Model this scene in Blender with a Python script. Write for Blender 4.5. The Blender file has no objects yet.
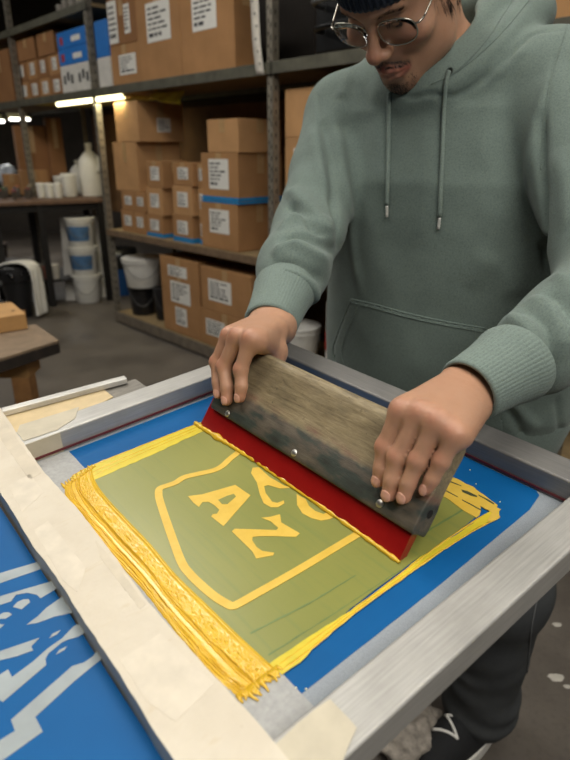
import bpy, bmesh, math, random
import numpy as np
from mathutils import Vector, Matrix
from mathutils.bvhtree import BVHTree
from mathutils import noise as MN
random.seed(7); RNG = np.random.default_rng(7)
SC = bpy.context.scene; COL = SC.collection
PI = math.pi
# ------------------------------------------------------------------ camera model
FPX = 600.0; PITCH = math.atan(230/600); CH = 1.30
cP, sP = math.cos(PITCH), math.sin(PITCH)
CAM = np.array([0, 0, CH])
_dl = math.atan(262/600)-PITCH; _RX = np.array([[1, 0, 0], [0, math.cos(_dl), -math.sin(_dl)], [0, math.sin(_dl), math.cos(_dl)]])
def lift(p): return CAM+_RX@(np.asarray(p, float)-np.array([0, 0, 1.35]))
def ray(x, y):
    u = (380-y)/FPX; r = (x-285)/FPX
    return np.array([r, cP+u*sP, -sP+u*cP])
def at(x, y, d): return CAM+d*ray(x, y)
def onz(x, y, z):
    r = ray(x, y); return CAM+r*((z-CH)/r[2])
def onplane(x, y, p0, n):
    r = ray(x, y); return CAM+r*(np.dot(np.array(p0)-CAM, n)/np.dot(r, n))
def pxs(P):
    Q = np.asarray(P)-CAM
    d = Q[..., 1]*cP-Q[..., 2]*sP; u = Q[..., 2]*cP+Q[..., 1]*sP
    return np.stack([285+FPX*Q[..., 0]/d, 380-FPX*u/d, d], -1)
def unit(v): v = np.asarray(v, float); return v/np.linalg.norm(v)
# ------------------------------------------------------------------ scene helpers
def link(o, parent=None):
    COL.objects.link(o)
    if parent is not None: o.parent = parent
    return o
def tag(o, label=None, cat=None, group=None, kind=None):
    if label: o['label'] = label
    if cat: o['category'] = cat
    if group: o['group'] = group
    if kind: o['kind'] = kind
    return o
def empty(name, loc, label=None, cat=None, group=None, rz=0.0):
    o = bpy.data.objects.new(name, None); o.location = tuple(loc); o.rotation_euler = (0, 0, rz)
    o.empty_display_size = .05
    link(o); return tag(o, label, cat, group)
def children(o): return [c for c in COL.objects if c.parent == o]
def copy_tree(o, parent=None):
    c = o.copy(); COL.objects.link(c)
    if parent is not None: c.parent = parent
    for ch in list(o.children): copy_tree(ch, c)
    return c
def mesh(name, V, Fc, mat=None, parent=None, smooth=False, off=None):
    me = bpy.data.meshes.new(name)
    V = np.asarray(V, float)
    if off is not None: V = V-np.asarray(off)
    if isinstance(Fc, np.ndarray):
        k = Fc.shape[1]
        me.vertices.add(len(V)); me.vertices.foreach_set('co', V.ravel())
        me.loops.add(Fc.size); me.loops.foreach_set('vertex_index', Fc.ravel().astype(np.int32))
        me.polygons.add(len(Fc)); me.polygons.foreach_set('loop_start', np.arange(0, Fc.size, k, dtype=np.int32))
        me.update(calc_edges=True); me.validate()
    else:
        me.from_pydata([tuple(v) for v in V], [], Fc); me.update()
    if mat: me.materials.append(mat)
    if smooth: me.polygons.foreach_set('use_smooth', [True]*len(me.polygons))
    o = bpy.data.objects.new(name, me); return link(o, parent)
class MB:
    """collects shapes; build() links ONE mesh object"""
    def __init__(s): s.v = []; s.f = []
    def add(s, V, F):
        n = len(s.v); s.v += [tuple(p) for p in V]; s.f += [tuple(i+n for i in f) for f in F]; return s
    def box(s, c, size, M=None, taper=1.0):
        h = np.array(size)/2
        V = np.array([[x*h[0]*(taper if z > 0 else 1), y*h[1]*(taper if z > 0 else 1), z*h[2]] for z in (-1, 1) for y in (-1, 1) for x in (-1, 1)])
        if M is not None: V = V@np.array(M).T
        return s.add(V+np.array(c), [(0, 2, 3, 1), (4, 5, 7, 6), (0, 1, 5, 4), (2, 6, 7, 3), (0, 4, 6, 2), (1, 3, 7, 5)])
    def quad(s, a, b, c, d): return s.add([a, b, c, d], [(0, 1, 2, 3)])
    def tube(s, P, r, n=10, cap=True, closed=False, flat=1.0, up=None):
        P = np.array(P, float); m = len(P)
        rr = np.full(m, r) if np.isscalar(r) else np.array(r)
        V = []; prev = None
        for i in range(m):
            t = P[(i+1) % m]-P[i-1] if closed else P[min(i+1, m-1)]-P[max(i-1, 0)]
            t = unit(t)
            if prev is None:
                a = np.array(up if up is not None else ([0, 0, 1] if abs(t[2]) < .9 else [1, 0, 0]), float)
            else: a = prev
            u = unit(a-t*np.dot(a, t)); prev = u; w = np.cross(t, u)
            for k in range(n):
                th = 2*PI*k/n
                V.append(P[i]+rr[i]*(math.cos(th)*u*flat+math.sin(th)*w))
        Fc = []
        for i in range(m if closed else m-1):
            for k in range(n):
                i2 = (i+1) % m
                Fc.append((i*n+k, i*n+(k+1) % n, i2*n+(k+1) % n, i2*n+k))
        if cap and not closed:
            Fc.append(tuple(reversed(range(n)))); Fc.append(tuple((m-1)*n+k for k in range(n)))
        return s.add(V, Fc)
    def lathe(s, prof, c=(0, 0, 0), n=32, M=None):
        V = []; Fc = []
        for r, z in prof:
            for k in range(n):
                th = 2*PI*k/n; V.append((r*math.cos(th), r*math.sin(th), z))
        V = np.array(V)
        if M is not None: V = V@np.array(M).T
        m = len(prof)
        for i in range(m-1):
            for k in range(n): Fc.append((i*n+k, i*n+(k+1) % n, (i+1)*n+(k+1) % n, (i+1)*n+k))
        Fc.append(tuple(reversed(range(n)))); Fc.append(tuple((m-1)*n+k for k in range(n)))
        return s.add(V+np.array(c), Fc)
    def prism(s, poly, h, tr=lambda p: p):
        """poly: 2-D outline (ccw), extruded z 0..h, mapped through tr"""
        n = len(poly)
        V = [tr((x, y, 0)) for x, y in poly]+[tr((x, y, h)) for x, y in poly]
        F2 = [tuple(reversed(range(n))), tuple(range(n, 2*n))]+[(i, (i+1) % n, n+(i+1) % n, n+i) for i in range(n)]
        return s.add(V, F2)
    def build(s, name, mat, parent=None, smooth=False, off=None, bevel=0, seg=2, tri=False, auto=None):
        o = mesh(name, s.v, s.f, mat, parent, smooth, off)
        if tri:
            bm = bmesh.new(); bm.from_mesh(o.data); bmesh.ops.triangulate(bm, faces=bm.faces[:]); bm.to_mesh(o.data); bm.free()
        if bevel:
            m = o.modifiers.new('bevel', 'BEVEL'); m.width = bevel; m.segments = seg; m.limit_method = 'ANGLE'; m.angle_limit = .6
        if auto: smooth_angle(o, auto)
        return o
def smooth_angle(o, deg):
    me = o.data
    me.polygons.foreach_set('use_smooth', [True]*len(me.polygons))
    me.set_sharp_from_angle(angle=math.radians(deg))
def rotz(a): c, s = math.cos(a), math.sin(a); return np.array([[c, -s, 0], [s, c, 0], [0, 0, 1]])
def frame(x, z):
    """matrix with columns x, y, z"""
    x = unit(x); z = np.asarray(z, float); z = unit(z-x*np.dot(x, z)); return np.stack([x, np.cross(z, x), z], 1)
# ------------------------------------------------------------------ materials
def lin(c):
    if isinstance(c, str): c = [int(c[i:i+2], 16)/255 for i in (0, 2, 4)]
    return tuple((v/12.92 if v <= .04045 else ((v+.055)/1.055)**2.4) for v in c)+(1,)
class NT:
    def __init__(s, name, rough=.6, metal=0, spec=.5):
        s.m = bpy.data.materials.new(name); s.m.use_nodes = True; s.t = s.m.node_tree
        s.b = s.t.nodes['Principled BSDF']; s.b.inputs['Roughness'].default_value = rough
        s.b.inputs['Metallic'].default_value = metal; s.b.inputs['Specular IOR Level'].default_value = spec
        s.co = s.n('ShaderNodeTexCoord').outputs['Object']
    def n(s, kind, **kw):
        nd = s.t.nodes.new(kind)
        for k, v in kw.items():
            if hasattr(nd, k) and k not in nd.inputs: setattr(nd, k, v)
            else: s.put(nd.inputs[k], v)
        return nd
    def put(s, sock, v):
        if isinstance(v, bpy.types.NodeSocket): s.t.links.new(v, sock)
        else: sock.default_value = v
    def noise(s, scale, detail=4, rough=.55, vec=None, dist=0):
        nd = s.n('ShaderNodeTexNoise'); s.put(nd.inputs['Vector'], vec or s.co)
        nd.inputs['Scale'].default_value = scale; nd.inputs['Detail'].default_value = detail; nd.inputs['Roughness'].default_value = rough
        nd.inputs['Distortion'].default_value = dist
        return nd.outputs['Fac']
    def map(s, scale=(1, 1, 1), rot=(0, 0, 0), vec=None):
        nd = s.n('ShaderNodeMapping'); s.put(nd.inputs['Vector'], vec or s.co)
        nd.inputs['Scale'].default_value = scale; nd.inputs['Rotation'].default_value = rot; return nd.outputs[0]
    def ramp(s, fac, stops):
        nd = s.n('ShaderNodeValToRGB'); s.put(nd.inputs['Fac'], fac); e = nd.color_ramp.elements
        while len(e) < len(stops): e.new(.5)
        for i, (p, c) in enumerate(stops):
            e[i].position = p; e[i].color = lin(c) if isinstance(c, (str,)) else (c if isinstance(c, tuple) else (c, c, c, 1))
        return nd.outputs['Color']
    def mix(s, fac, a, b, mode='MIX'):
        nd = s.n('ShaderNodeMix', data_type='RGBA', blend_type=mode)
        s.put(nd.inputs['Factor'], fac)
        for i, v in ((6, a), (7, b)): s.put(nd.inputs[i], lin(v) if isinstance(v, str) else v)
        return nd.outputs[2]
    def math(s, op, a, b=0.0):
        nd = s.n('ShaderNodeMath', operation=op); s.put(nd.inputs[0], a); s.put(nd.inputs[1], b); return nd.outputs[0]
    def color(s, c): s.put(s.b.inputs['Base Color'], lin(c) if isinstance(c, str) else c); return s
    def rough(s, v): s.put(s.b.inputs['Roughness'], v); return s
    def bump(s, h, strength=.3, dist=.002):
        nd = s.n('ShaderNodeBump'); s.put(nd.inputs['Height'], h); nd.inputs['Strength'].default_value = strength
        nd.inputs['Distance'].default_value = dist; s.put(s.b.inputs['Normal'], nd.outputs[0]); return s
def plain(name, c, rough=.6, metal=0, var=.12, scale=30, bump=0, spec=.5):
    t = NT(name, rough, metal, spec)
    c0 = lin(c); f = t.noise(scale, 5)
    a = tuple(v*(1-var) for v in c0[:3])+(1,); b = tuple(min(1, v*(1+var)) for v in c0[:3])+(1,)
    t.color(t.ramp(f, [(.3, a), (.7, b)]))
    if bump: t.bump(f, bump)
    return t.m
# ------------------------------------------------------------------ implicit surfaces
class SDF:
    def __init__(s, lo, hi, h):
        s.lo = np.array(lo, np.float32); s.h = h
        s.n = np.ceil((np.array(hi)-s.lo)/h).astype(int)+1
        s.d = np.full(s.n, 1.0, np.float32)
    def sl(s, lo, hi):
        a = np.clip(np.floor((np.array(lo)-s.lo)/s.h).astype(int), 0, s.n); b = np.clip(np.ceil((np.array(hi)-s.lo)/s.h).astype(int)+1, 0, s.n)
        if (b <= a).any(): return None, None
        ax = [(np.arange(a[i], b[i], dtype=np.float32)*s.h+s.lo[i]) for i in range(3)]
        return tuple(slice(a[i], b[i]) for i in range(3)), np.meshgrid(*ax, indexing='ij', sparse=True)
    def group(s, lo, hi):
        """a scratch field on the same lattice, to be merged back with join()"""
        q, _ = s.sl(lo, hi); g = SDF.__new__(SDF); g.h = s.h; g.q = q
        g.lo = (s.lo+np.array([a.start for a in q])*s.h).astype(np.float32)
        g.d = np.full([a.stop-a.start for a in q], 1.0, np.float32); g.n = np.array(g.d.shape); return g
    def join(s, g, k, groove=0.0):
        q = Ellipsis if s.d.shape == g.d.shape else g.q
        d = s.d[q]; hh = np.maximum(k-np.abs(d-g.d), 0)/k; s.d[q] = np.minimum(d, g.d)-hh*hh*k*.25+groove*np.exp(-((d-g.d)/.0022)**2)*(np.minimum(d, g.d) > -.006)
    def put(s, fn, lo, hi, k=.01, op='u'):
        m = max(k, .004)*1.5+2*s.h
        q, P = s.sl(np.array(lo)-m, np.array(hi)+m)
        if q is None: return
        e = fn(*P).astype(np.float32); d = s.d[q]
        if op == 'u':
            hh = np.maximum(k-np.abs(d-e), 0)/k; s.d[q] = np.minimum(d, e)-hh*hh*k*.25
        else:
            hh = np.maximum(k-np.abs(d+e), 0)/k; s.d[q] = np.maximum(d, -e)+hh*hh*k*.25
    def cone(s, a, b, r1, r2, k=.01, op='u'):
        a = np.array(a, float); b = np.array(b, float); ab = b-a; L = max(ab@ab, 1e-12)
        def fn(x, y, z):
            px, py, pz = x-a[0], y-a[1], z-a[2]
            t = np.clip((px*ab[0]+py*ab[1]+pz*ab[2])/L, 0, 1)
            return np.sqrt((px-t*ab[0])**2+(py-t*ab[1])**2+(pz-t*ab[2])**2)-(r1+(r2-r1)*t)
        r = max(r1, r2); s.put(fn, np.minimum(a, b)-r, np.maximum(a, b)+r, k, op)
    def chain(s, P, R, k=.01):
        for i in range(len(P)-1): s.cone(P[i], P[i+1], R[i], R[i+1], k)
    def ell(s, c, r, M=None, k=.01, op='u', p=2.0):
        c = np.array(c, float); M = np.eye(3) if M is None else np.array(M)
        r = np.array(r, float)
        def fn(x, y, z):
            dx, dy, dz = x-c[0], y-c[1], z-c[2]
            q = [(M[0, i]*dx+M[1, i]*dy+M[2, i]*dz)/r[i] for i in range(3)]
            if p == 2.0: k0 = np.sqrt(q[0]**2+q[1]**2+q[2]**2)
            else: k0 = (np.abs(q[0])**p+np.abs(q[1])**p+np.abs(q[2])**p)**(1/p)
            k1 = np.sqrt((q[0]/r[0])**2+(q[1]/r[1])**2+(q[2]/r[2])**2)+1e-9
            return k0*(k0-1)/k1
        R = r.max(); s.put(fn, c-R, c+R, k, op)
    def loft(s, levels, axA, axB, k=.01, p=2.3):
        """stack of (cx,cy,z,a,b) ellipses, axes axA/axB in plan"""
        L = np.array(levels, float); L = L[np.argsort(L[:, 2])]
        def fn(x, y, z):
            zz = np.clip(z, L[0, 2], L[-1, 2])
            g = [np.interp(zz, L[:, 2], L[:, i]) for i in (0, 1, 3, 4)]
            dx, dy = x-g[0], y-g[1]
            u = np.abs(dx*axA[0]+dy*axA[1])/g[2]; v = np.abs(dx*axB[0]+dy*axB[1])/g[3]
            k0 = (u**p+v**p)**(1/p)
            d = (k0-1)*np.minimum(g[2], g[3])
            ez = np.abs(z-zz)
            return np.where(ez > 0, np.sqrt(np.maximum(d, 0)**2+ez**2), d)
        r = max(L[:, 3].max(), L[:, 4].max())
        s.put(fn, [L[:, 0].min()-r, L[:, 1].min()-r, L[0, 2]], [L[:, 0].max()+r, L[:, 1].max()+r, L[-1, 2]], k)
    def surf(s):
        """naive surface nets -> verts, quads"""
        d = s.d; ins = d < 0
        c = np.zeros(np.array(ins.shape)-1, np.int8)
        for i in (0, 1):
            for j in (0, 1):
                for k in (0, 1): c += ins[i:ins.shape[0]-1+i, j:ins.shape[1]-1+j, k:ins.shape[2]-1+k]
        act = (c > 0) & (c < 8); I = np.argwhere(act)
        idx = np.full(act.shape, -1, np.int32); idx[act] = np.arange(len(I))
        corner = {}
        for i in (0, 1):
            for j in (0, 1):
                for k in (0, 1): corner[(i, j, k)] = d[I[:, 0]+i, I[:, 1]+j, I[:, 2]+k]
        acc = np.zeros((len(I), 3)); cnt = np.zeros(len(I))
        for p in corner:
            for ax in range(3):
                if p[ax] == 0:
                    q = list(p); q[ax] = 1; q = tuple(q)
                    A, Bv = corner[p], corner[q]; m = (A < 0) != (Bv < 0)
                    t = np.where(m, A/(A-Bv+1e-20), 0)
                    pt = np.tile(np.array(p, float), (len(I), 1)); pt[:, ax] = t
                    acc[m] += pt[m]; cnt[m] += 1
        V = (I+acc/np.maximum(cnt, 1)[:, None])*s.h+s.lo
        Q = []
        for ax in range(3):
            b, c2 = (ax+1) % 3, (ax+2) % 3
            s0 = [slice(None)]*3; s1 = [slice(None)]*3; s0[ax] = slice(0, -1); s1[ax] = slice(1, None)
            A, Bv = ins[tuple(s0)], ins[tuple(s1)]
            E = np.argwhere(A != Bv)
            ok = (E[:, b] > 0) & (E[:, c2] > 0) & (E[:, b] < d.shape[b]-1) & (E[:, c2] < d.shape[c2]-1); E = E[ok]
            if not len(E): continue
            def g(db, dc):
                e = E.copy(); e[:, b] += db; e[:, c2] += dc; return idx[e[:, 0], e[:, 1], e[:, 2]]
            q = np.stack([g(-1, -1), g(0, -1), g(0, 0), g(-1, 0)], 1)
            flip = ~ins[E[:, 0], E[:, 1], E[:, 2]]; q[flip] = q[flip][:, ::-1]; Q.append(q)
        return V, np.concatenate(Q)
def vnormals(V, Q):
    n = np.cross(V[Q[:, 2]]-V[Q[:, 0]], V[Q[:, 3]]-V[Q[:, 1]]); N = np.zeros_like(V)
    for i in range(Q.shape[1]): np.add.at(N, Q[:, i], n)
    return N/(np.linalg.norm(N, axis=1, keepdims=True)+1e-12)
def relax(V, Q, it=2, lam=.5):
    E = np.concatenate([Q[:, [i, (i+1) % Q.shape[1]]] for i in range(Q.shape[1])])
    deg = np.zeros(len(V)); np.add.at(deg, E[:, 0], 1); np.add.at(deg, E[:, 1], 1)
    for _ in range(it):
        A = np.zeros_like(V); np.add.at(A, E[:, 0], V[E[:, 1]]); np.add.at(A, E[:, 1], V[E[:, 0]])
        V = V+lam*(A/np.maximum(deg, 1)[:, None]-V)
    return V
def polydist(V, P, along=False):
    """distance of points to a polyline (and where along it)"""
    best = np.full(len(V), 9.0); P = np.array(P, float); pos = np.zeros(len(V))
    for i in range(len(P)-1):
        ab = P[i+1]-P[i]; L = ab@ab+1e-12
        t = np.clip(((V-P[i])@ab)/L, 0, 1); d = np.linalg.norm(V-P[i]-t[:, None]*ab, axis=1)
        m = d < best; pos[m] = (i+t[m])/(len(P)-1); best = np.minimum(best, d)
    return (best, pos) if along else best
def bvh_of(V, Q): return BVHTree.FromPolygons([tuple(v) for v in V], [tuple(int(i) for i in q) for q in Q])
def cast(bvh, x, y, dmax=5):
    r = ray(x, y); h = bvh.ray_cast(Vector(CAM), Vector(r).normalized(), dmax)
    return None if h[0] is None else (np.array(h[0]), np.array(h[1]))
def spline(P, n):
    """Catmull-Rom through points"""
    P = np.array(P, float); Q = np.vstack([2*P[0]-P[1], P, 2*P[-1]-P[-2]]); out = []
    for t in np.linspace(0, len(P)-1, n):
        i = min(int(t), len(P)-2); f = t-i; a, b, c, d = Q[i:i+4]
        out.append(.5*((2*b)+(-a+c)*f+(2*a-5*b+4*c-d)*f*f+(-a+3*b-3*c+d)*f**3))
    return np.array(out)
def inpoly(x, y, poly):
    r = np.zeros(np.shape(x), bool); n = len(poly)
    for i in range(n):
        x1, y1 = poly[i]; x2, y2 = poly[i-1]
        r ^= ((y1 > y) != (y2 > y)) & (x < (x2-x1)*(y-y1)/(y2-y1+1e-12)+x1)
    return r
# ------------------------------------------------------------------ the screen frame's own axes
def _rv(r):
    th = np.linalg.norm(r); k = np.array(r)/th; K = np.array([[0, -k[2], k[1]], [k[2], 0, -k[0]], [-k[1], k[0], 0]])
    return np.eye(3)+math.sin(th)*K+(1-math.cos(th))*K@K
FR = _RX@_rv([.0393, -.0456, 0])@_rv([0, 0, .6879])
FS = .72
FO = CAM+_RX@(FS*np.array([-.015, .3316, -.4698]))
L1, L2, BAR, HH = [FS*v for v in (.6272, .5175, .051, .038)]   # opening along y, along x, bar width, bar height
def wl(p): return FO+np.asarray(p, float)@FR.T
def onf(x, y, z): return FR.T@(onplane(x, y, wl([0, 0, z]), FR[:, 2])-FO)
FM = Matrix(FR.tolist()).to_4x4(); FM.translation = Vector(FO)
# ================================================================== PERSON
TH = math.radians(52)
SQ_E = FR@np.array([0, -1, 0.]); SQ_D = FR@np.array([math.cos(TH), 0, math.sin(TH)]); SQ_N = FR@np.array([-math.sin(TH), 0, math.cos(TH)])
SQ_A = onplane(203, 427, wl([0, 0, -HH]), FR[:, 2])
def sq(ax, d, off): return SQ_A+ax*SQ_E+d*SQ_D+off*SQ_N
def sqpx(x, y, off): return onplane(x, y, SQ_A+SQ_N*off, SQ_N)
FACE = np.array([-.635, -.772, 0]); LEFT = np.array([.772, -.635, 0])
HO = .0125                                     # half thickness of the wooden holder
# ---- head frame
def Rm(y, p, r):
    cx, sx = math.cos(p), math.sin(p); cy, sy = math.cos(r), math.sin(r)
    return rotz(y)@np.array([[1, 0, 0], [0, cx, -sx], [0, sx, cx]])@np.array([[cy, 0, sy], [0, 1, 0], [-sy, 0, cy]])
HM = _RX@Rm(-.725, .804, .035); HC = lift([.163, 1.019, 1.5355])
def hd(p): return HC+np.asarray(p, float)@HM.T
def skin_material():
    t = NT('skin', .48, 0, .45)
    a = t.n('ShaderNodeAttribute', attribute_name='tone').outputs['Color']
    sep = t.n('ShaderNodeSeparateColor'); t.put(sep.inputs[0], a)
    f = t.noise(46, 6, .65); f2 = t.noise(330, 4, .65)
    base = t.mix(f, 'a87d63', 'b88e74')
    c = t.mix(sep.outputs[0], base, 'ab6450'); c = t.mix(sep.outputs[1], c, '9a4a45'); c = t.mix(sep.outputs[2], c, '54392d')
    t.color(c); t.b.inputs['Subsurface Weight'].default_value = .12; t.b.inputs['Subsurface Radius'].default_value = (.012, .005, .003)
    t.b.inputs['Subsurface Scale'].default_value = .5
    t.bump(f2, .30, .0012); return t.m
SKIN = skin_material()
# ---- fingers: pixel joints on the photo's hands, distances off the holder's face
def finger(js, offs=(.0075, .0135, .019, .030)):
    P = [sqpx(x, y, HO+o) for (x, y), o in zip(js, offs)]
    P[0] = P[0]+unit(P[1]-P[0])*.0055
    return P
RHF = dict(ring=finger([(219.3, 398), (217.8, 382.4), (216.6, 362), (229, 335)], (.007, .012, .017, .026)),
           middle=finger([(227, 404.8), (227, 387), (223.6, 367), (238, 336)]),
           index=finger([(239.2, 402), (241.5, 386.3), (241, 369.8), (251.2, 338)]))
LHF = dict(index=finger([(377.7, 485.5), (381.6, 468), (385, 447), (401.5, 410)]),
           middle=finger([(387.8, 500), (392, 480), (397.6, 457), (421.4, 413)]),
           ring=finger([(402.3, 502.3), (408.4, 482.7), (418.2, 460.6), (437.4, 421)]),
           pinky=finger([(423.4, 494), (432, 479), (441.5, 461), (455.3, 434)], (.006, .011, .016, .024)))
RHF['pinky'] = [sq(.014, .058, HO-.004), sq(.008, .070, HO+.002), sq(.0035, .086, HO+.006), sq(.008, .118, HO+.016)]
RW = at(271.5, 326, .795); LW = at(469, 391.5, .618)
R_EL = at(303, 236, .975); L_EL = at(612, 290, .75)
R_SH = at(347, 118, 1.12); L_SH = at(552, 85, .93)
NB = lift([.262, 1.13, 1.42])
B = SDF([-.155, .40, .96], [.53, 1.34, 1.68], .0018)
def hand(Fg, W, EL, thumb, side):
    """side: unit vector across the palm from little finger to index"""
    ra = dict(index=1.0, middle=1.03, ring=.97, pinky=.86)
    allp = np.array([p for P in Fg.values() for p in P]+list(thumb)+[W]); lo, hi = allp.min(0)-.06, allp.max(0)+.06
    fg = B.group(lo, hi); pal = B.group(lo, hi)
    for k, P in Fg.items():
        q = ra[k]; o = B.group(lo, hi)
        o.chain(P, [.0067*q, .0074*q, .0081*q, .0096*q], k=.003)
        o.ell(P[2]+SQ_N*.0012, np.array([.0079, .0079, .0079])*q, k=.005)      # knuckle bumps
        fg.join(o, .0028, .0008)
    fa = unit(EL-W)
    up = unit(np.cross(side, fa)); up = up*np.sign(up@SQ_N)
    vd = unit(W-CAM); im = unit(np.cross(fa, vd)); im = im*np.sign(im@side); ws = unit(.35*unit(side-fa*(side@fa))+.65*im); wu = unit(np.cross(ws, fa)); wu = wu*np.sign(wu@SQ_N)
    w = {'index': .015, 'middle': .006, 'ring': -.005, 'pinky': -.014}
    for k, P in Fg.items():
        pal.cone(P[3]-SQ_N*.0005, W+ws*w[k]+wu*.003, .0098*ra[k], .0145, k=.010)
        pal.cone(P[3]-SQ_N*.010, W+ws*w[k]-wu*.008, .0095, .0140, k=.012)
    for k1, k2 in (('index', 'middle'), ('middle', 'ring'), ('ring', 'pinky')):
        m = (Fg[k1][3]+Fg[k2][3])/2
        pal.cone(m-SQ_N*.0045, W+wu*.001, .0080, .016, k=.010)
    for s_ in (-1, 1): pal.cone(W+ws*.0105*s_, W+(EL-W)*.5+ws*.007*s_, .0178, .019, k=.012)
    pal.chain(thumb, [.014, .0105, .0100, .0085], k=.008)
    pal.cone(thumb[1], Fg['index'][3]-SQ_N*.012, .0095, .0095, k=.016)
    pal.join(fg, .006); B.join(pal, .004)
r_side = unit(RHF['index'][3]-RHF['pinky'][3]); l_side = unit(LHF['index'][3]-LHF['pinky'][3])
r_th = [RW+r_side*.012+(RHF['index'][3]-RW)*.25-SQ_N*.008, sq(.036, .124, -.022), sq(.048, .098, -.0245), sq(.056, .078, -.0225)]
l_th = [LW+l_side*.012+(LHF['index'][3]-LW)*.25-SQ_N*.010, sq(.262, .128, -.020), sq(.258, .098, -.0235), sq(.256, .074, -.0225)]
hand(RHF, RW, R_EL, r_th, r_side); hand(LHF, LW, L_EL, l_th, l_side)
RS = [(R_SH, .076), (at(328, 175, 1.07), .066), (at(309, 230, .985), .056), (at(293, 268, .91), .053), (at(290, 279, .887), .049)]
LS = [(L_SH, .078), (at(590, 190, .84), .072), (at(614, 285, .75), .064), (at(572, 326, .69), .056), (at(537, 350, .660), .050)]
for S_, W_ in ((RS, RW), (LS, LW)): B.chain([p for p, r in S_]+[W_], [r*.55 for p, r in S_]+[.0205], k=.02)
# trunk inside the clothes, shoulders, neck
_t0, _t1 = lift([.276, 1.13, .8]), lift([.255, 1.12, 1.4])
TC = lambda z: np.array([np.interp(z, [_t0[2], _t1[2]], [_t0[0], _t1[0]]), np.interp(z, [_t0[2], _t1[2]], [_t0[1], _t1[1]])])
B.loft([(*TC(z), z, a, b) for z, a, b in ((.9, .14, .09), (1.1, .145, .095), (1.28, .16, .10), (1.38, .12, .08))], LEFT, FACE, k=.03)
B.cone(R_SH, NB, .055, .062, k=.04); B.cone(L_SH, NB, .055, .062, k=.04)
B.cone(NB-[0, 0, .03], hd((0, .032, -.055)), .062, .056, k=.03)
# head
def he(c, r, k=.01, op='u', rot=None, p=2.0):
    M = HM if rot is None else HM@rot
    B.ell(hd(c), r, M, k, op, p)
def hc(a, b, r1, r2, k=.01, op='u'): B.cone(hd(a), hd(b), r1, r2, k, op)
he((0, .006, .034), (.078, .096, .084), k=.02)
he((0, -.036, -.030), (.062, .050, .078), k=.025)
he((0, -.030, -.070), (.050, .048, .048), k=.02)
for s_ in (-1, 1):
    hc((s_*.056, .002, -.050), (s_*.046, -.020, -.084), .016, .016, k=.03)
    hc((s_*.046, -.020, -.084), (s_*.012, -.070, -.108), .016, .017, k=.03)
    he((s_*.047, -.060, -.034), (.021, .021, .017), k=.022)
    hc((s_*.010, -.0885, .016), (s_*.042, -.076, .017), .010, .009, k=.014)
hc((.005, -.074, -.110), (.005, -.074, -.104), .0165, .0165, k=.018)
for s_ in (-1, 1):
    he((s_*.0315, -.099, -.004), (.017, .016, .0125), k=.014, op='s')
    he((s_*.0315, -.0705, -.003), (.0150, .0150, .0135), k=.004)
he((.003, -.078, -.074), (.028, .019, .024), k=.016)
hc((0, -.086, .006), (0, -.108, -.036), .0068, .0095, k=.012)
he((0, -.1085, -.0385), (.0115, .0110, .0100), k=.008)
for s_ in (-1, 1):
    he((s_*.0135, -.098, -.0425), (.0075, .0115, .0075), k=.006)
    he((s_*.0068, -.104, -.0500), (.0034, .0055, .004), k=.003, op='s')
# lips (the mouth sits a touch to his left)
MX = np.array([.004, 0, 0])
up = [(-.024, -.085, -.0775), (-.013, -.0955, -.0725), (-.004, -.0995, -.0702), (0, -.0990, -.0712), (.004, -.0995, -.0702), (.013, -.0955, -.0725), (.024, -.085, -.0775)]
lo_ = [(-.022, -.085, -.0790), (-.011, -.0945, -.0835), (0, -.0975, -.0850), (.011, -.0945, -.0835), (.022, -.085, -.0790)]
up = [tuple(np.array(p)+MX) for p in up]; lo_ = [tuple(np.array(p)+MX) for p in lo_]
B.chain([hd(p) for p in up], [.003, .0046, .0048, .0046, .0048, .0046, .003], k=.004)
B.chain([hd(p) for p in lo_], [.003, .0056, .0062, .0056, .003], k=.004)
for a_, b_ in zip([(-.025, -.090, -.0782), (-.009, -.1045, -.0772), (.009, -.1045, -.0772)], [(-.009, -.1045, -.0772), (.009, -.1045, -.0772), (.025, -.090, -.0782)]):
    hc(np.array(a_)+MX, np.array(b_)+MX, .0010, .0010, k=.002, op='s')
hc((0, -.101, -.056), (0, -.101, -.066), .0022, .0022, k=.005, op='s')
he((.004, -.0985, -.0945), (.013, .006, .005), k=.010, op='s')
for s_ in (-1, 1):                                                         # ears, ear-lobes
    he((s_*.0765, .016, -.012), (.0075, .017, .030), k=.008, rot=np.array(rotz(s_*.35)))
    he((s_*.0825, .012, -.008), (.005, .009, .018), k=.006, op='s', rot=np.array(rotz(s_*.35)))
BV, BQ = B.surf(); del B.d
BV = relax(BV, BQ, 3, .4)
def blob(V, spots):
    a = np.zeros(len(V))
    for p, r in spots: a = np.maximum(a, np.exp(-((V-p)**2).sum(1)/(r*r)))
    return a
red = blob(BV, [(P[3]+SQ_N*.012, .011) for H_ in (RHF, LHF) for P in H_.values()])*.30
red = np.maximum(red, blob(BV, [(P[2]+SQ_N*.008, .007) for H_ in (RHF, LHF) for P in H_.values()])*.38)
red = np.maximum(red, blob(BV, [(P[0], .011) for H_ in (RHF, LHF) for P in H_.values()])*.40)
red = np.maximum(red, blob(BV, [(hd((0, -.118, -.038)), .017), (hd((.045, -.08, -.04)), .022), (hd((-.045, -.08, -.04)), .022)])*.45)
lipm = np.clip(1.25-polydist(BV, [hd(p) for p in up])/.0078, 0, 1); lipm = np.maximum(lipm, np.clip(1.25-polydist(BV, [hd(p) for p in lo_])/.0075, 0, 1))
Hl = (BV-HC)@HM
crease = np.zeros(len(BV))
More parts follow.
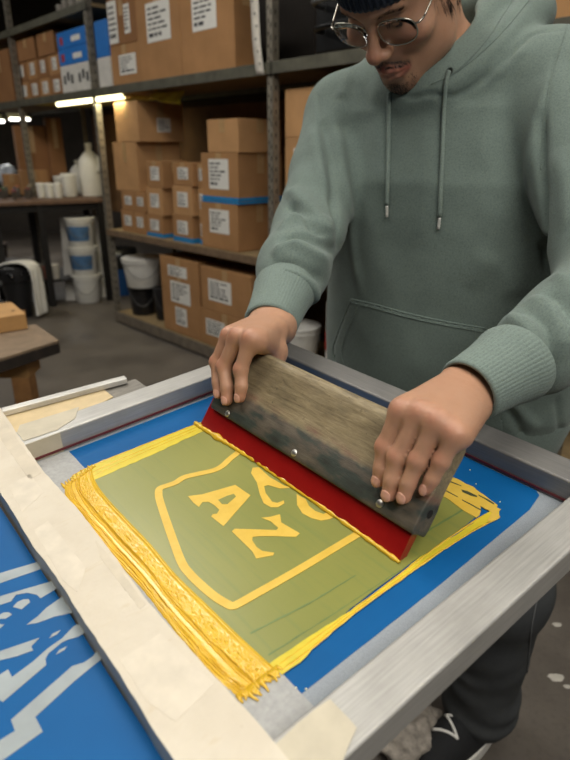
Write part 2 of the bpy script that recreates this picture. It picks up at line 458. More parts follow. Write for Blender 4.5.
for s_ in (-1, 1):
    lid = [hd((s_*(.0315+dx), -.0862+abs(dx)*.18, -.0095-.0016*math.cos(dx*110))) for dx in np.linspace(-.014, .014, 7)]
    crease = np.maximum(crease, np.clip(1.6-polydist(BV, lid)/.0015, 0, 1))
beard = np.clip(1.3-polydist(BV, [hd(p) for p in ((-.022, -.085, -.071), (-.010, -.095, -.0635), (.004, -.1, -.060), (.018, -.095, -.0635), (.030, -.085, -.071))])/.0085, 0, 1)*.62
beard = np.maximum(beard, np.clip(1.4-polydist(BV, [hd(p) for p in ((-.013, -.08, -.112), (.005, -.09, -.109), (.023, -.08, -.112))])/.012, 0, 1)*.55)
crease = np.maximum(crease, beard*(1-lipm))
scalp = np.clip((Hl[:, 1]-(-.022+.30*np.maximum(0, -.005-Hl[:, 2])))/.012, 0, 1)*np.clip((Hl[:, 2]+.070)/.02, 0, 1)*(np.abs(Hl[:, 0]) < .0795)*np.where((np.abs(Hl[:, 1]-.015) < .022) & (Hl[:, 2] < .022), 0, 1)
crease = np.maximum(crease, np.where(BV[:, 2] > NB[2], scalp*.9, 0))
BODY = mesh('person', BV, BQ, SKIN, None, True)
ca = BODY.data.color_attributes.new('tone', 'FLOAT_COLOR', 'POINT')
ca.data.foreach_set('color', np.stack([red, lipm*.92, crease, np.ones(len(BV))], 1).astype(np.float32).ravel())
tag(BODY, 'person in grey green hoodie, dark beanie and wire glasses pushing a squeegee', 'person')
BB = bvh_of(BV, BQ)
# ---- fingernails
NAIL = plain('fingernail', 'c4937f', .32, var=.06, scale=90)
def nail(P, w):
    ax = unit(P[0]-P[1]); side = unit(np.cross(ax, SQ_N)); nn = unit(np.cross(side, ax)); nn = nn*np.sign(nn@SQ_N)
    base = P[0]+ax*.0005
    V = []; Fq = []; nu, nv = 9, 8
    hit = BB.ray_cast(Vector(base+nn*.02), Vector(-nn), .04)
    top = np.array(hit[0]) if hit[0] else base+nn*.0068
    r = w*.62
    for j in range(nv):
        v = j/(nv-1)
        wid = w/2*(1-.22*(2*v-1)**4-.12*(1-v)**3)
        for i in range(nu):
            u = i/(nu-1)*2-1
            x = u*wid; y = -.0050+.0106*v-.0012*(u*u)*(1 if v > .5 else -1)*abs(2*v-1)
            zz = -(x*x)/(2*r)*1.15-max(0, v-.55)**2*.0085
            V.append(top+side*x+ax*y+nn*(zz+.0007))
    for j in range(nv-1):
        for i in range(nu-1): Fq.append((j*nu+i, j*nu+i+1, (j+1)*nu+i+1, (j+1)*nu+i))
    o = mesh('fingernail', V, Fq, NAIL, BODY, True)
    m = o.modifiers.new('s', 'SOLIDIFY'); m.thickness = .0011; m.offset = -1
for H_ in (RHF, LHF):
    for k_, P in H_.items():
        if H_ is RHF and k_ == 'pinky': continue
        nail(P, .0108 if k_ != 'pinky' else .0088)
# ---- hoodie ------------------------------------------------------------------
def fabric(name, c, var=.10, bumpk=.35, seam=None, rough=.92):
    t = NT(name, rough, 0, .2)
    f = t.noise(14, 6, .6); g = t.noise(900, 2); g2 = t.noise(420, 4, .7)
    c0 = lin(c)[:3]
    col = t.ramp(f, [(.3, tuple(v*(1-var) for v in c0)+(1,)), (.7, tuple(v*(1+var) for v in c0)+(1,))])
    col = t.mix(t.ramp(g2, [(.40, 0.), (.70, .50)]), col, tuple(min(1, v*1.5) for v in c0)+(1,)); col = t.mix(t.ramp(g2, [(.28, .5), (.46, 0.)]), col, tuple(v*.6 for v in c0)+(1,))
    t.color(col); t.b.inputs['Sheen Weight'].default_value = .12; t.b.inputs['Sheen Roughness'].default_value = .5
    t.bump(t.math('ADD', g, g2), bumpk, .0012); return t.m
HOODM = fabric('hoodie_fleece', '67746e'); RIBM = fabric('hoodie_rib', '6b7872')
G = SDF([-.10, .50, .76], [.62, 1.50, 1.80], .0042)
G.loft([(*(TC(z)+LEFT[:2]*o_), z, a, b) for z, a, b, o_ in ((.80, .235, .138, .045), (.86, .252, .150, .048), (.95, .252, .148, .048), (1.10, .236, .142, .034), (1.25, .212, .138, .010), (1.36, .165, .105, 0), (1.40, .12, .075, 0))], LEFT, FACE, k=.03, p=2.2)
G.cone(R_SH, NB, .074, .072, k=.05); G.cone(L_SH, NB, .076, .074, k=.05)
for S_ in (RS, LS): G.chain([p for p, r in S_], [r for p, r in S_], k=.02)
# hood lying round the neck
def nb(l, f, u): return NB+LEFT*l+FACE*f+np.array([0, 0, u])
hoodpath = [at(410, 100, .965), at(446, 88, .93), at(490, 55, .925), at(531, 14, .955), nb(.088, -.120, .085), nb(0, -.150, .085), nb(-.085, -.115, .070), nb(-.118, -.035, .030), nb(-.10, .03, -.002), at(384, 92, 1.02), at(410, 100, .965)]
HPs = spline(hoodpath, 41)
for i in range(40): G.cone(HPs[i], HPs[i+1], .030, .030, k=.015)
ins = spline([at(410, 86, .955), at(440, 72, .93), at(474, 34, .935), at(499, -6, .965), nb(.060, -.092, .120), nb(0, -.108, .122), nb(-.060, -.088, .112), nb(-.088, -.030, .080), nb(-.075, .03, .030), at(410, 86, .955)], 41)
for i in range(40): G.cone(ins[i], ins[i+1], .017, .017, k=.02)
for k_ in range(10):
    a_, b_ = HPs[12+k_*2], ins[12+k_*2]; G.cone(a_, b_, .022, .015, k=.02)
G.ell(nb(0, -.160, -.03), (.125, .062, .125), np.stack([LEFT, FACE, [0, 0, 1]], 1), k=.05)
# opening for the neck
G.cone(NB+[0, 0, .03], hd((0, .02, -.045)), .066, .062, k=.012, op='s')
GV, GQ = G.surf(); del G.d
GV = relax(GV, GQ, 2, .4)
gb = bvh_of(GV, GQ)
def trace(pts, n=24, dmax=3):
    out = []
    for x, y in spline([(*p, 0) for p in pts], n)[:, :2]:
        h = cast(gb, x, y, dmax)
        if h is not None: out.append(h[0])
    if len(out) < 3: return out
    D = pxs(np.array(out))[:, 2]; md = np.median(D)
    return [p for p, d in zip(out, D) if abs(d-md) < .11]
N0 = vnormals(GV, GQ)
disp = np.zeros(len(GV))
FOLDS = [  # pixel polyline, amplitude, width
 # his right sleeve
 ([(291, 189), (303, 199), (318, 219), (336, 228)], 0.0095, .013), ([(288, 205), (303, 213), (318, 236)], -0.0081, .009),
 ([(281, 230), (296, 218), (316, 226), (336, 240)], 0.0095, .011), ([(277, 244), (300, 236), (322, 243), (338, 252)], -0.0081, .008),
 ([(272, 257), (290, 243), (312, 254), (336, 266)], 0.0095, .010), ([(270, 270), (288, 262), (312, 272), (330, 282)], -0.0068, .008),
 ([(263, 283), (280, 272), (300, 276), (314, 294), (311, 308)], 0.0095, .009), ([(262, 290), (282, 281), (302, 296), (306, 310)], -0.0054, .006),
 ([(322, 120), (330, 150), (333, 190), (340, 250)], -0.0081, .009), ([(312, 125), (318, 160), (330, 195)], 0.0054, .012),
 # his left sleeve
 ([(489, 331), (510, 318), (528, 330), (536, 352), (531, 385)], .006, .008), ([(498, 322), (520, 308), (545, 322), (552, 350), (543, 392)], -.005, .007),
 ([(528, 299), (548, 304), (562, 325), (566, 360)], .007, .010), ([(545, 290), (562, 305), (572, 330)], -.006, .008), ([(555, 275), (572, 285), (580, 310)], .007, .010),
 ([(541, 110), (541, 150), (543, 200), (546, 250), (549, 282)], -.010, .008),
 ([(556, 150), (566, 190), (566, 230)], .004, .014), ([(560, 60), (540, 105), (530, 150), (526, 200)], .004, .013), ([(505, 60), (490, 110), (480, 170)], .003, .014),
 # long soft folds down the front
 ([(332, 95), (340, 140), (349, 200), (354, 250), (362, 300)], .0045, .011), ([(341, 110), (350, 160), (358, 215)], -.003, .012),
 ([(372, 80), (378, 130), (384, 190)], .003, .015), ([(430, 130), (425, 190), (420, 250)], .0025, .02), ([(500, 200), (490, 250), (470, 290)], .003, .018),
 ([(360, 55), (350, 75), (340, 100)], .003, .012),
 ([(515, 300), (500, 270), (470, 255)], .003, .016),
 ([(505, 405), (515, 420), (524, 440)], -.006, .007), ([(512, 402), (526, 418), (540, 430)], .005, .010), ([(556, 395), (560, 425), (562, 455)], -.005, .007),
 # armhole seams and sharper creases
 ([(318, 92), (320, 115), (324, 145), (330, 185)], -.0022, .003), ([(314, 96), (316, 118), (320, 148), (326, 186)], .002, .005),
 ([(567, 26), (552, 75), (543, 130), (541, 170), (545, 230)], -.0025, .003),
 ([(285, 206), (300, 214), (314, 232), (334, 236)], -.004, .004), ([(276, 246), (298, 238), (320, 246), (337, 256)], -.004, .004), ([(268, 272), (286, 264), (310, 275), (328, 286)], -.0035, .004),
 ([(500, 324), (521, 311), (543, 326), (549, 352), (541, 390)], -.004, .004), ([(546, 292), (562, 307), (571, 332)], -.004, .004), ([(283, 188), (296, 200), (306, 216)], .004, .008),
 ([(330, 195), (337, 225), (339, 262), (338, 290)], -.005, .005),
 # hood and collar seams
 ([(395, 92), (412, 98), (430, 94), (455, 96), (480, 82), (505, 61), (522, 43), (537, 32), (570, 30)], -.0045, .0035),
 ([(440, 86), (470, 62), (498, 36), (520, 10), (530, 0)], -.0016, .0028), ([(446, 92), (474, 70), (503, 42), (526, 14)], .002, .006),
 ([(470, 98), (500, 72), (530, 44)], .004, .008),
]
for pts, amp, w in FOLDS:
    T = trace(pts)
    if len(T) > 2:
        d, tt = polydist(GV, T, True); disp += amp*np.exp(-(d/w)**2)*np.clip(np.minimum(tt, 1-tt)/.16, 0, 1)**.8
# seams round the armholes

nz = np.array([MN.noise(Vector(p*9)) for p in GV])*.0022+np.array([MN.noise(Vector(p*23+3)) for p in GV])*.0010
GV = GV+N0*(disp+nz)[:, None]
GV = relax(GV, GQ, 1, .3)
HOODIE = mesh('hoodie', GV, GQ, HOODM, BODY, True)
gb = bvh_of(GV, GQ)
# kangaroo pocket: raised panel lying on the front
def patch(name, poly, lift, mat, parent, step=2.2, edge=None, thick=.003):
    P = np.array(poly); x0, y0 = P.min(0); x1, y1 = P.max(0); nx = int((x1-x0)/step)+1; ny = int((y1-y0)/step)+1
    V = []; idx = {}
    for j in range(ny+1):
        for i in range(nx+1):
            x, y = x0+i*step, y0+j*step
            if inpoly(x, y, poly):
                h = cast(gb, x, y)
                if h is None or pxs(h[0])[2] < .72: continue
                idx[(i, j)] = len(V); V.append(h[0]+h[1]*lift)
    Fq = [(idx[(i, j)], idx[(i, j+1)], idx[(i+1, j+1)], idx[(i+1, j)]) for (i, j) in idx if (i+1, j) in idx and (i, j+1) in idx and (i+1, j+1) in idx]
    o = mesh(name, V, Fq, mat, parent, True)
    m = o.modifiers.new('s', 'SOLIDIFY'); m.thickness = thick; m.offset = -1
    return o
def ribbon(name, pts, w, lift, mat, parent, n=40):
    """a narrow strip (hem, stitched edge) following pixels on the hoodie"""
    mb = MB(); P = trace(pts, n)
    T = []
    for p in P:
        h = gb.find_nearest(Vector(p)); T.append(np.array(h[0])+np.array(h[1])*lift)
    mb.tube(T, w, 6)
    return mb.build(name, mat, parent, True)
PK = [(352, 299), (375, 304), (400, 311), (425, 317), (455, 323), (485, 328), (486, 340), (489, 360), (500, 400), (505, 450), (430, 450), (390, 420), (345, 372), (337, 362), (334, 350), (337, 338), (344, 319)]
POCKET = patch('kangaroo_pocket', PK, .0036, HOODM, HOODIE, 1.6)
ribbon('pocket_seam', [(354, 302.5), (375, 307.5), (400, 314.5), (425, 320.5), (455, 326.5), (484, 331.5)], .0007, .0042, RIBM, HOODIE)
ribbon('pocket_seam', [(360, 305), (352, 322), (345, 340), (343, 352), (346, 366)], .0007, .0042, RIBM, HOODIE)
ribbon('pocket_seam', [(475, 329), (476, 345), (477, 360)], .0007, .0042, RIBM, HOODIE)
ribbon('pocket_edge', [(352, 299), (344, 319), (337, 338), (334, 350), (337, 362), (345, 372)], .0017, .0025, HOODM, HOODIE)
ribbon('pocket_edge', [(352, 299), (375, 304), (400, 311), (425, 317), (455, 323), (485, 328)], .0016, .0025, HOODM, HOODIE)
# cuffs: ribbed tubes
def cuff(P0, P1, r0, r1, name='cuff'):
    ax = unit(P1-P0); n = 168; prof = [(0, r0*1.04), (.12, r0*1.06), (.25, r0), (.5, (r0+r1)/2*.99), (.85, r1), (.95, r1*.995), (1.0, r1*.96), (1.0, r1*.88), (.8, r1*.86)]
    u = unit(np.cross(ax, [0, 0, 1])); w = np.cross(ax, u); V = []; Fq = []
    for t, r in prof:
        for k in range(n):
            th = 2*PI*k/n; rr = r+(.0006 if (k % 3 == 0) else -.0003)*(1 if .1 < t < .97 else .3)
            V.append(P0+(P1-P0)*t+rr*(1.06*math.cos(th)*u+.96*math.sin(th)*w))
    for i in range(len(prof)-1):
        for k in range(n): Fq.append((i*n+k, i*n+(k+1) % n, (i+1)*n+(k+1) % n, (i+1)*n+k))
    return mesh(name, V, Fq, RIBM, HOODIE, True)
cuff(at(286, 287, .872), at(270, 325, .800), .0400, .0345)
cuff(at(517, 361, .642), at(467, 391, .606), .0415, .0345)
ribbon('cuff_seam', [(262, 291), (280, 281), (300, 293), (305, 308)], .0016, .0008, HOODM, HOODIE)
ribbon('cuff_seam', [(488, 334), (505, 336), (521, 360), (526, 385), (523, 399)], .0016, .0008, HOODM, HOODIE)
ribbon('hood_stitching', [(432, 84), (456, 72), (482, 52), (508, 26), (529, 0)], .0009, .0006, RIBM, HOODIE)
ribbon('hood_stitching', [(440, 80), (462, 66), (485, 42), (505, 12), (512, 0)], .0007, .0004, RIBM, HOODIE)
ribbon('armhole_seam', [(567, 26), (552, 75), (543, 130), (541, 170)], .0010, .0002, HOODM, HOODIE)
# waistband
mb = MB()
for i, (z, k) in enumerate([(.845, 1.0), (.835, 1.01), (.79, .97), (.775, .95), (.775, .90)]):
    pass
wb = [(.85, .250, .150), (.838, .252, .152), (.80, .242, .143), (.775, .236, .139), (.772, .225, .130)]
V = []; Fq = []; n = 160
for z, a, b in wb:
    for k in range(n):
        th = 2*PI*k/n; r = 1+(.004 if k % 2 else -.002); c = TC(z)+LEFT[:2]*.046
        p = c+r*(a*math.cos(th)*LEFT[:2]+b*math.sin(th)*FACE[:2]); V.append((p[0], p[1], z))
for i in range(len(wb)-1):
    for k in range(n): Fq.append((i*n+k, (i+1)*n+k, (i+1)*n+(k+1) % n, i*n+(k+1) % n))
mesh('waistband', V, Fq, RIBM, HOODIE, True)
# drawstrings
CORD = fabric('drawstring_cord', '717e77', bumpk=.6); TIPM = plain('drawstring_tip', 'd5d3cc', .35, .3)
EYE = plain('eyelet', '3c4440', .4, .6)
def drawstring(pts, tip):
    T = trace(pts, 40); Q = []
    for p in T:
        h = gb.find_nearest(Vector(p)); Q.append(np.array(h[0])+np.array(h[1])*.0030)
    Q = relax_path(Q, 8)
    o = MB().tube(Q, .0033, 10).build('drawstring', CORD, HOODIE, True)
    T2 = [np.array(gb.find_nearest(Vector(p))[0])+np.array(gb.find_nearest(Vector(p))[1])*.0032 for p in trace(tip, 6)]
    T2[0] = Q[-1]
    MB().tube(T2, .0024, 10).build('drawstring_tip', TIPM, o, True)
def relax_path(Q, it):
    Q = np.array(Q)
    for _ in range(it): Q[1:-1] = Q[1:-1]*.5+(Q[:-2]+Q[2:])*.25
    return Q
drawstring([(391, 93), (390, 110), (389.5, 140), (388.7, 175), (388, 205)], [(388, 205), (388, 211), (388, 217)])
drawstring([(449, 72), (446, 82), (444.5, 100), (443, 140), (441.5, 180), (440, 217)], [(440, 217), (439.5, 223), (439, 229)])
h = cast(gb, 450, 71)
if h is not None:
    M_ = frame(np.cross(h[1], [0, 0, 1]), h[1])
    MB().lathe([(.0030, .0005), (.0034, .0018), (.0050, .0018), (.0054, .0004)], h[0], 20, M_).build('eyelet', EYE, HOODIE, True)
# ---- jeans and shoes ----------------------------------------------------------
def denim():
    t = NT('black_denim', .9, 0, .2)
    f = t.noise(6, 6, .6); g = t.noise(1, 2, vec=t.map((1400, 1400, 200)))
    c = t.ramp(f, [(.3, '2a2c2e'), (.72, '4c4e4f')]); c = t.mix(t.math('MULTIPLY', g, .35), c, '55585a'); t.color(c); t.bump(g, .25, .001); return t.m
JM = denim()
def onp(p, z): q = pxs(lift(p)); return onz(q[0], q[1], z)
J = SDF([-.04, .74, .05], [.62, 1.50, .98], .006)
LH_, LK, LA = lift([.355, 1.06, .86]), lift([.445, .945, .48]), onp([.452, .985, .13], .13)
RH_, RK, RA = lift([.195, 1.19, .86]), lift([.135, 1.16, .48]), onp([.125, 1.24, .13], .13)
J.ell(lift([.275, 1.125, .88]), (.185, .125, .11), frame(LEFT, (0, 0, 1)), k=.05)
for a, b, c in ((LH_, LK, LA), (RH_, RK, RA)):
    J.cone(a, b, .105, .086, k=.04); J.cone(b, c, .086, .080, k=.03); J.cone(c, c-[0, 0, .045], .083, .078, k=.02)
JV, JQ = J.surf(); JV = relax(JV, JQ, 3, .5)
jn = vnormals(JV, JQ); nz = np.array([MN.noise(Vector((p[0]*7, p[1]*7, p[2]*11))) for p in JV])*.008
wr = np.array([math.sin(p[2]*80+5*MN.noise(Vector(p*7))) for p in JV])*.0028*np.clip((.36-JV[:, 2])/.2, 0, 1)
JV = JV+jn*(nz+wr)[:, None]
JEANS = mesh('jeans', JV, JQ, JM, BODY, True)
jb = bvh_of(JV, JQ)
T = [np.array(hh[0])+hh[1]*.001 for hh in (cast(jb, x, y) for x, y in spline([(537, 598, 0), (531, 630, 0), (527, 670, 0), (523, 705, 0), (518, 728, 0)], 40)[:, :2]) if hh is not None]
if len(T) > 3: MB().tube(T, .0016, 6).build('side_seam', plain('denim_thread', '5b5d5e', .9), JEANS, True)
SHOEB = plain('shoe_canvas', '17181a', .85, var=.2, scale=300, bump=.2); SHOEW = plain('shoe_rubber', 'd9d6cf', .55); LACE = plain('shoelace', 'e2dfd8', .8)
def shoe(an, f):
    f = unit(f); sd = np.array([-f[1], f[0], 0]); o0 = np.array([an[0], an[1], 0])
    S = SDF(o0+[-.25, -.25, .012], o0+[.25, .25, .19], .004)
    M_ = np.stack([f, sd, [0, 0, 1]], 1)
    S.ell(o0+f*.055+[0, 0, .035], (.135, .048, .048), M_, k=.02, p=2.4)
    S.cone(o0-f*.015+[0, 0, .06], o0-f*.02+[0, 0, .14], .042, .042, k=.03)
    S.cone(o0+f*.03+[0, 0, .09], o0+f*.12+[0, 0, .06], .034, .028, k=.03)
    V, Q = S.surf()
    up_ = mesh('sneaker', V, Q, SHOEB, BODY, True)
    out = []
    for k in range(48):
        th = 2*PI*k/48; x = .146*math.cos(th); y = .052*math.sin(th)*(1-.12*math.cos(th+PI)); out.append((x+.055, y))
    MB().prism(out, .034, lambda p: o0+f*p[0]+sd*p[1]+[0, 0, p[2]]).build('sole', SHOEW, up_, bevel=.004)
    sb = bvh_of(V, Q)
    for i in range(5):
        x = .035+i*.021; pts = []
        for j in range(9):
            y = (-1+j/4)*.026*(1 if i % 2 else 1); xx = x+(j/8-.5)*.022*(1 if i % 2 else -1)
            h_ = sb.ray_cast(Vector(o0+f*xx+sd*y+[0, 0, .3]), Vector((0, 0, -1)))
            if h_[0]: pts.append(np.array(h_[0])+[0, 0, .0022])
        if len(pts) > 3: MB().tube(pts, .0034, 8).build('shoelace', LACE, up_, True)
shoe(LA, (-.72, -.55, 0)); shoe(RA, (-.55, -.83, 0))
# ---- beanie -------------------------------------------------------------------
def knit(name, c):
    t = NT(name, .95, 0, .15); f = t.noise(700, 2); g = t.noise(30, 4); c0 = lin(c)[:3]
    t.color(t.ramp(g, [(.3, tuple(v*.75 for v in c0)+(1,)), (.7, tuple(v*1.3 for v in c0)+(1,))])); t.bump(f, .5, .002)
    t.b.inputs['Sheen Weight'].default_value = .2; return t.m
KNIT = knit('beanie_knit', '1a2230')
V = []; Fq = []; n = 252
bt = Rm(0, -.10, 0)                                   # the hat sits lower at the back
prof = [(.010, 1.005), (.004, 1.03), (.002, 1.075), (.008, 1.10), (.030, 1.115), (.050, 1.105), (.062, 1.08), (.064, 1.055), (.072, 1.03), (.09, 1.0), (.105, .90), (.118, .72), (.128, .45), (.132, .2), (.133, .02)]
for zi, (z, k) in enumerate(prof):
    for j in range(n):
        th = 2*PI*j/n
        rib = .0013*math.cos(2*PI*j/4)*(1 if k > .4 else k)
        wob = .0016*math.sin(th*3+z*40)+.001*math.sin(th*7+1)
        q = np.array([(.0805*k+rib+wob)*math.cos(th), (.0995*k+rib+wob)*math.sin(th)+.006, z+.016+.003*math.sin(th*2+.6)])
        V.append(hd(q@bt.T))
for i in range(len(prof)-1):
    for j in range(n): Fq.append((i*n+j, i*n+(j+1) % n, (i+1)*n+(j+1) % n, (i+1)*n+j))
Fq.append(tuple((len(prof)-1)*n+j for j in range(n)))
BEANIE = mesh('beanie', V, Fq, KNIT, BODY, True)
bv = BVHTree.FromPolygons([tuple(v) for v in V], Fq)
h = cast(bv, 349, 14)
if h is not None: MB().lathe([(.0001, .0016), (.0022, .0014), (.0030, .0004)][::-1], h[0], 14, frame(np.cross(h[1], [0, 0, 1]), h[1])).build('pin', plain('pin', 'c9c6bd', .5), BEANIE, True)
# ---- hair: short tapered strands in one mesh per patch -------------------------
HAIR = plain('dark_hair', '15110e', .55, var=.3, scale=200)
def strands(name, seeds, direc, length, rad, curl=.15, parent=BODY, n=3, lift=.25):
    """seeds: points (head frame); direc(p): growth direction (head frame)"""
    V = []; Fq = []
    for p in seeds:
        w = hd(p); h = BB.find_nearest(Vector(w), .03)
        if h[0] is None: continue
        b = np.array(h[0]); nn = np.array(h[1])
        g = HM@np.array(direc(p)); g = g-nn*(g@nn); g = unit(unit(g)+nn*lift+RNG.normal(0, curl, 3)); L = length*RNG.uniform(.6, 1.25)
        s = unit(np.cross(g, nn)); i0 = len(V)
        for k in range(n):
            t = k/n; c = b+g*L*t-nn*L*.35*t*t-nn*.0004; r = rad*(1-.6*t)
            V += [c+s*r, c+nn*r*.8, c-s*r]
        V.append(b+g*L-nn*L*.30)
        for k in range(n-1):
            a = i0+3*k
            for q in range(2): Fq.append((a+q, a+q+1, a+3+q+1, a+3+q))
        a = i0+3*(n-1); Fq += [(a, a+1, i0+3*n), (a+1, a+2, i0+3*n)]
    return mesh(name, V, Fq, HAIR, parent, False)
U = RNG.uniform
mus = []
for _ in range(1300):
    x = U(-.026, .026); t = abs(x)/.026
    if U() < .10 and abs(x) < .003: continue
    if U() < t*t*.55: continue
    mus.append((x+.004, -.100+.020*t*t, U(-.0665, -.0565)-.009*t*t))
strands('moustache', mus, lambda p: (np.sign(p[0])*.8, -.1, -1), .0058, .00024)
goat = []
for _ in range(1300):
    x = RNG.normal(0, .010); z = U(-.121, -.0985)
    if abs(x) > .024: continue
    goat.append((x+.005, -.092, z))
for s_ in (-1, 1):
    for _ in range(170): goat.append((s_*U(.018, .032), -.085+.01*U(), U(-.116, -.088)))
strands('goatee', goat, lambda p: (p[0]*10, 0, -1), .0058, .00024)
brow = []
for s_ in (-1, 1):
    for _ in range(420):
        t = U(); brow.append((s_*(.010+.036*t), -.094+.016*t, .010+.006*math.sin(t*2.6)+U(-.0032, .0032)*(1-.5*t)))
strands('eyebrows', brow, lambda p: (np.sign(p[0]), 0, .35), .0075, .00018)
lash = []
for s_ in (-1, 1):
    for _ in range(90): 
        dx = U(-.013, .013); lash.append((s_*(.0315+dx), -.0862+abs(dx)*.2, -.0095-.0016*math.cos(dx*110)))
strands('eyelashes', lash, lambda p: (0, -.3, -1), .0065, .00015, lift=.7)
side = []
for s_ in (-1, 1):
    for _ in range(1500):
        y = U(-.035, .080); z = U(-.045, .045) if y < .03 else U(-.075, .045)
        if y < -.018 and z < -.005 and U() < .7: continue
        if -.004 < y < .034 and z < .012: continue
        side.append((s_*.074, y, z))
strands('hair', side, lambda p: (0, -.15, -1), .024, .00032, curl=.12, lift=.16, n=4)
# ---- glasses -------------------------------------------------------------------
WIRE = plain('glasses_wire', 'b9b4aa', .22, .9, var=.05)
t = NT('spectacle_lens', .02, 0, .5); t.b.inputs['Transmission Weight'].default_value = 1; t.b.inputs['IOR'].default_value = 1.12
t.color((.97, .97, .97, 1)); LENSM = t.m
GT = Rm(0, .10, 0); GO = np.array([0, -.094, -.013])
def gp(x, y, z):
    if x < 0: x *= 1.07
    return hd(GO+GT@np.array([x, y, z]))
def rim(s_):
    P = []
    for k in range(48):
        th = 2*PI*k/48; c_, q_ = math.cos(th), math.sin(th)
        x = .0285*np.sign(c_)*abs(c_)**.82; z = .0222*np.sign(q_)*abs(q_)**.82*(1.0 if q_ < 0 else .95)
        P.append((s_*(.0365+x*(1 if c_ > 0 else .95)), .010*((x+.02)/.05)**2*.9, z))
    return P
GL = MB()
for s_ in (-1, 1): GL.tube([gp(*p) for p in rim(s_)], .0011, 8, closed=True)
GLASS = GL.build('glasses', WIRE, BODY, True)
for s_ in (-1, 1):
    P = rim(s_); m = MB(); cpt = (s_*.0365, .002, 0)
    V = [gp(*cpt)]+[gp(*(np.array(p)*.5+np.array(cpt)*.5)) for p in P]+[gp(*p) for p in P]; n = 48
    Fq = [(0, 1+k, 1+(k+1) % n) for k in range(n)]+[(1+k, 1+n+k, 1+n+(k+1) % n, 1+(k+1) % n) for k in range(n)]
    o = m.add(V, Fq).build('lens', LENSM, GLASS, True); md = o.modifiers.new('s', 'SOLIDIFY'); md.thickness = .0012
    MB().tube([gp(s_*.064, .008, .006), gp(s_*.070, .010, .006), gp(s_*.0735, .018, .0055)], .0014, 8).build('hinge', WIRE, GLASS, True)
    T = spline([gp(s_*.0735, .018, .0055), gp(s_*.0765, .055, .010), gp(s_*.0795, .095, .016), gp(s_*.080, .115, .006), gp(s_*.078, .128, -.014)], 24)
    MB().tube(T, .0013, 8).build('temple', WIRE, GLASS, True)
    MB().tube([gp(s_*.0085, .003, -.002), gp(s_*.0095, .009, -.007), gp(s_*.0095, .011, -.012)], .0017, 8).build('nose_pad', LENSM, GLASS, True)
MB().tube(spline([gp(-.0085, .003, .006), gp(-.004, -.002, .0075), gp(.004, -.002, .0075), gp(.0085, .003, .006)], 12), .0011, 8).build('bridge', WIRE, GLASS, True)
# ================================================================== PRINTING BENCH
def under(root, name, mb, mat, **kw):
    return mb.build(name, mat, root, **kw)
def fempty(name, label, cat):
    o = empty(name, (0, 0, 0), label, cat); o.matrix_world = FM; return o
def fpoly(px, z): return [tuple(onf(x, y, z)[:2]) for x, y in px]
def ccw(P):
    a = sum(P[i-1][0]*P[i][1]-P[i][0]*P[i-1][1] for i in range(len(P))); return P if a > 0 else P[::-1]
def rough_edge(P, step, amp, seed=0):
    """resample an outline and give it a slightly torn edge"""
    r = random.Random(seed); out = []
    for i in range(len(P)):
        a, b = np.array(P[i]), np.array(P[(i+1) % len(P)]); L = np.linalg.norm(b-a); n = max(1, int(L/step))
        nrm = np.array([-(b-a)[1], (b-a)[0]])/max(L, 1e-9)
        for k in range(n): out.append(tuple(a+(b-a)*k/n+nrm*r.uniform(-amp, amp)*(1 if k else .3)))
    return out
def sheet(root, name, outline, z, mat, h=.0003):
    return MB().prism(ccw(outline), h, lambda p: (p[0], p[1], z+p[2])).build(name, mat, root, tri=True)
# --- materials
def alu(name, c='b3b1ad', axis=0, rough=.45):
    t = NT(name, rough, .55)
    sc = [90, 90, 90]; sc[axis] = 3
    g = t.noise(6, 5, .6, vec=t.map(tuple(sc))); f = t.noise(9, 5)
    c0 = lin(c)[:3]
    col = t.ramp(g, [(.3, tuple(v*.82 for v in c0)+(1,)), (.7, tuple(v*1.12 for v in c0)+(1,))])
    col = t.mix(t.ramp(f, [(.45, 0.), (.75, .45)]), col, lin('7d7b77'))
    t.color(col); t.rough(t.ramp(f, [(.3, rough-.06), (.7, rough+.18)])); t.bump(g, .12, .0006); return t.m
ALX, ALY = alu('aluminium_bar', axis=0), alu('aluminium_bar_long', '868482', axis=1)
def emulsion():
    t = NT('blue_emulsion', .5, 0, .16); f = t.noise(5, 4); g = t.noise(1500, 1)
    t.color(t.ramp(f, [(.3, '044d84'), (.7, '075a97')])); t.bump(g, .05, .0004); return t.m
BLUE = emulsion()
def meshcloth():
    t = NT('screen_mesh', .45, 0, .4); g = t.noise(1300, 1)
    t.color(t.ramp(g, [(.3, '80868d'), (.7, '939aa1')])); return t.m
MESHC = meshcloth()
def inkmat(name, c1, c2, rough=.25, bumpk=.15, scale=60, grain=900):
    t = NT(name, rough, 0, .5); f = t.noise(scale, 5, .6); g = t.noise(grain, 2)
    t.color(t.ramp(f, [(.3, c1), (.7, c2)])); t.b.inputs['Coat Weight'].default_value = .15
    t.bump(g, bumpk, .0006); return t.m
YEL = inkmat('wet_yellow_ink', 'c9a024', 'd8b034', .16, .10)
YELP = inkmat('yellow_print_ink', 'cba638', 'd6b44b', .42, .15)
YELT = inkmat('thin_yellow_ink', 'c3b128', 'd3bd30', .38, .1)
def olive():
    t = NT('ink_film_over_blue', .33, 0, .6)
    st = t.noise(5, 4, .6, vec=t.map((30, 1.6, 1))); f = t.noise(7, 5); g = t.noise(1100, 1); big = t.noise(3.2, 2)
    col = t.mix(f, '757a3a', '8a8946'); col = t.mix(t.ramp(st, [(.52, 0.), (.80, .5)]), col, '5f7444')
    col = t.mix(t.ramp(big, [(.42, 0.), (.75, .6)]), col, '9a9755')
    t.color(col); t.bump(t.math('ADD', g, st), .10, .0005); return t.m
OLIVE = olive()
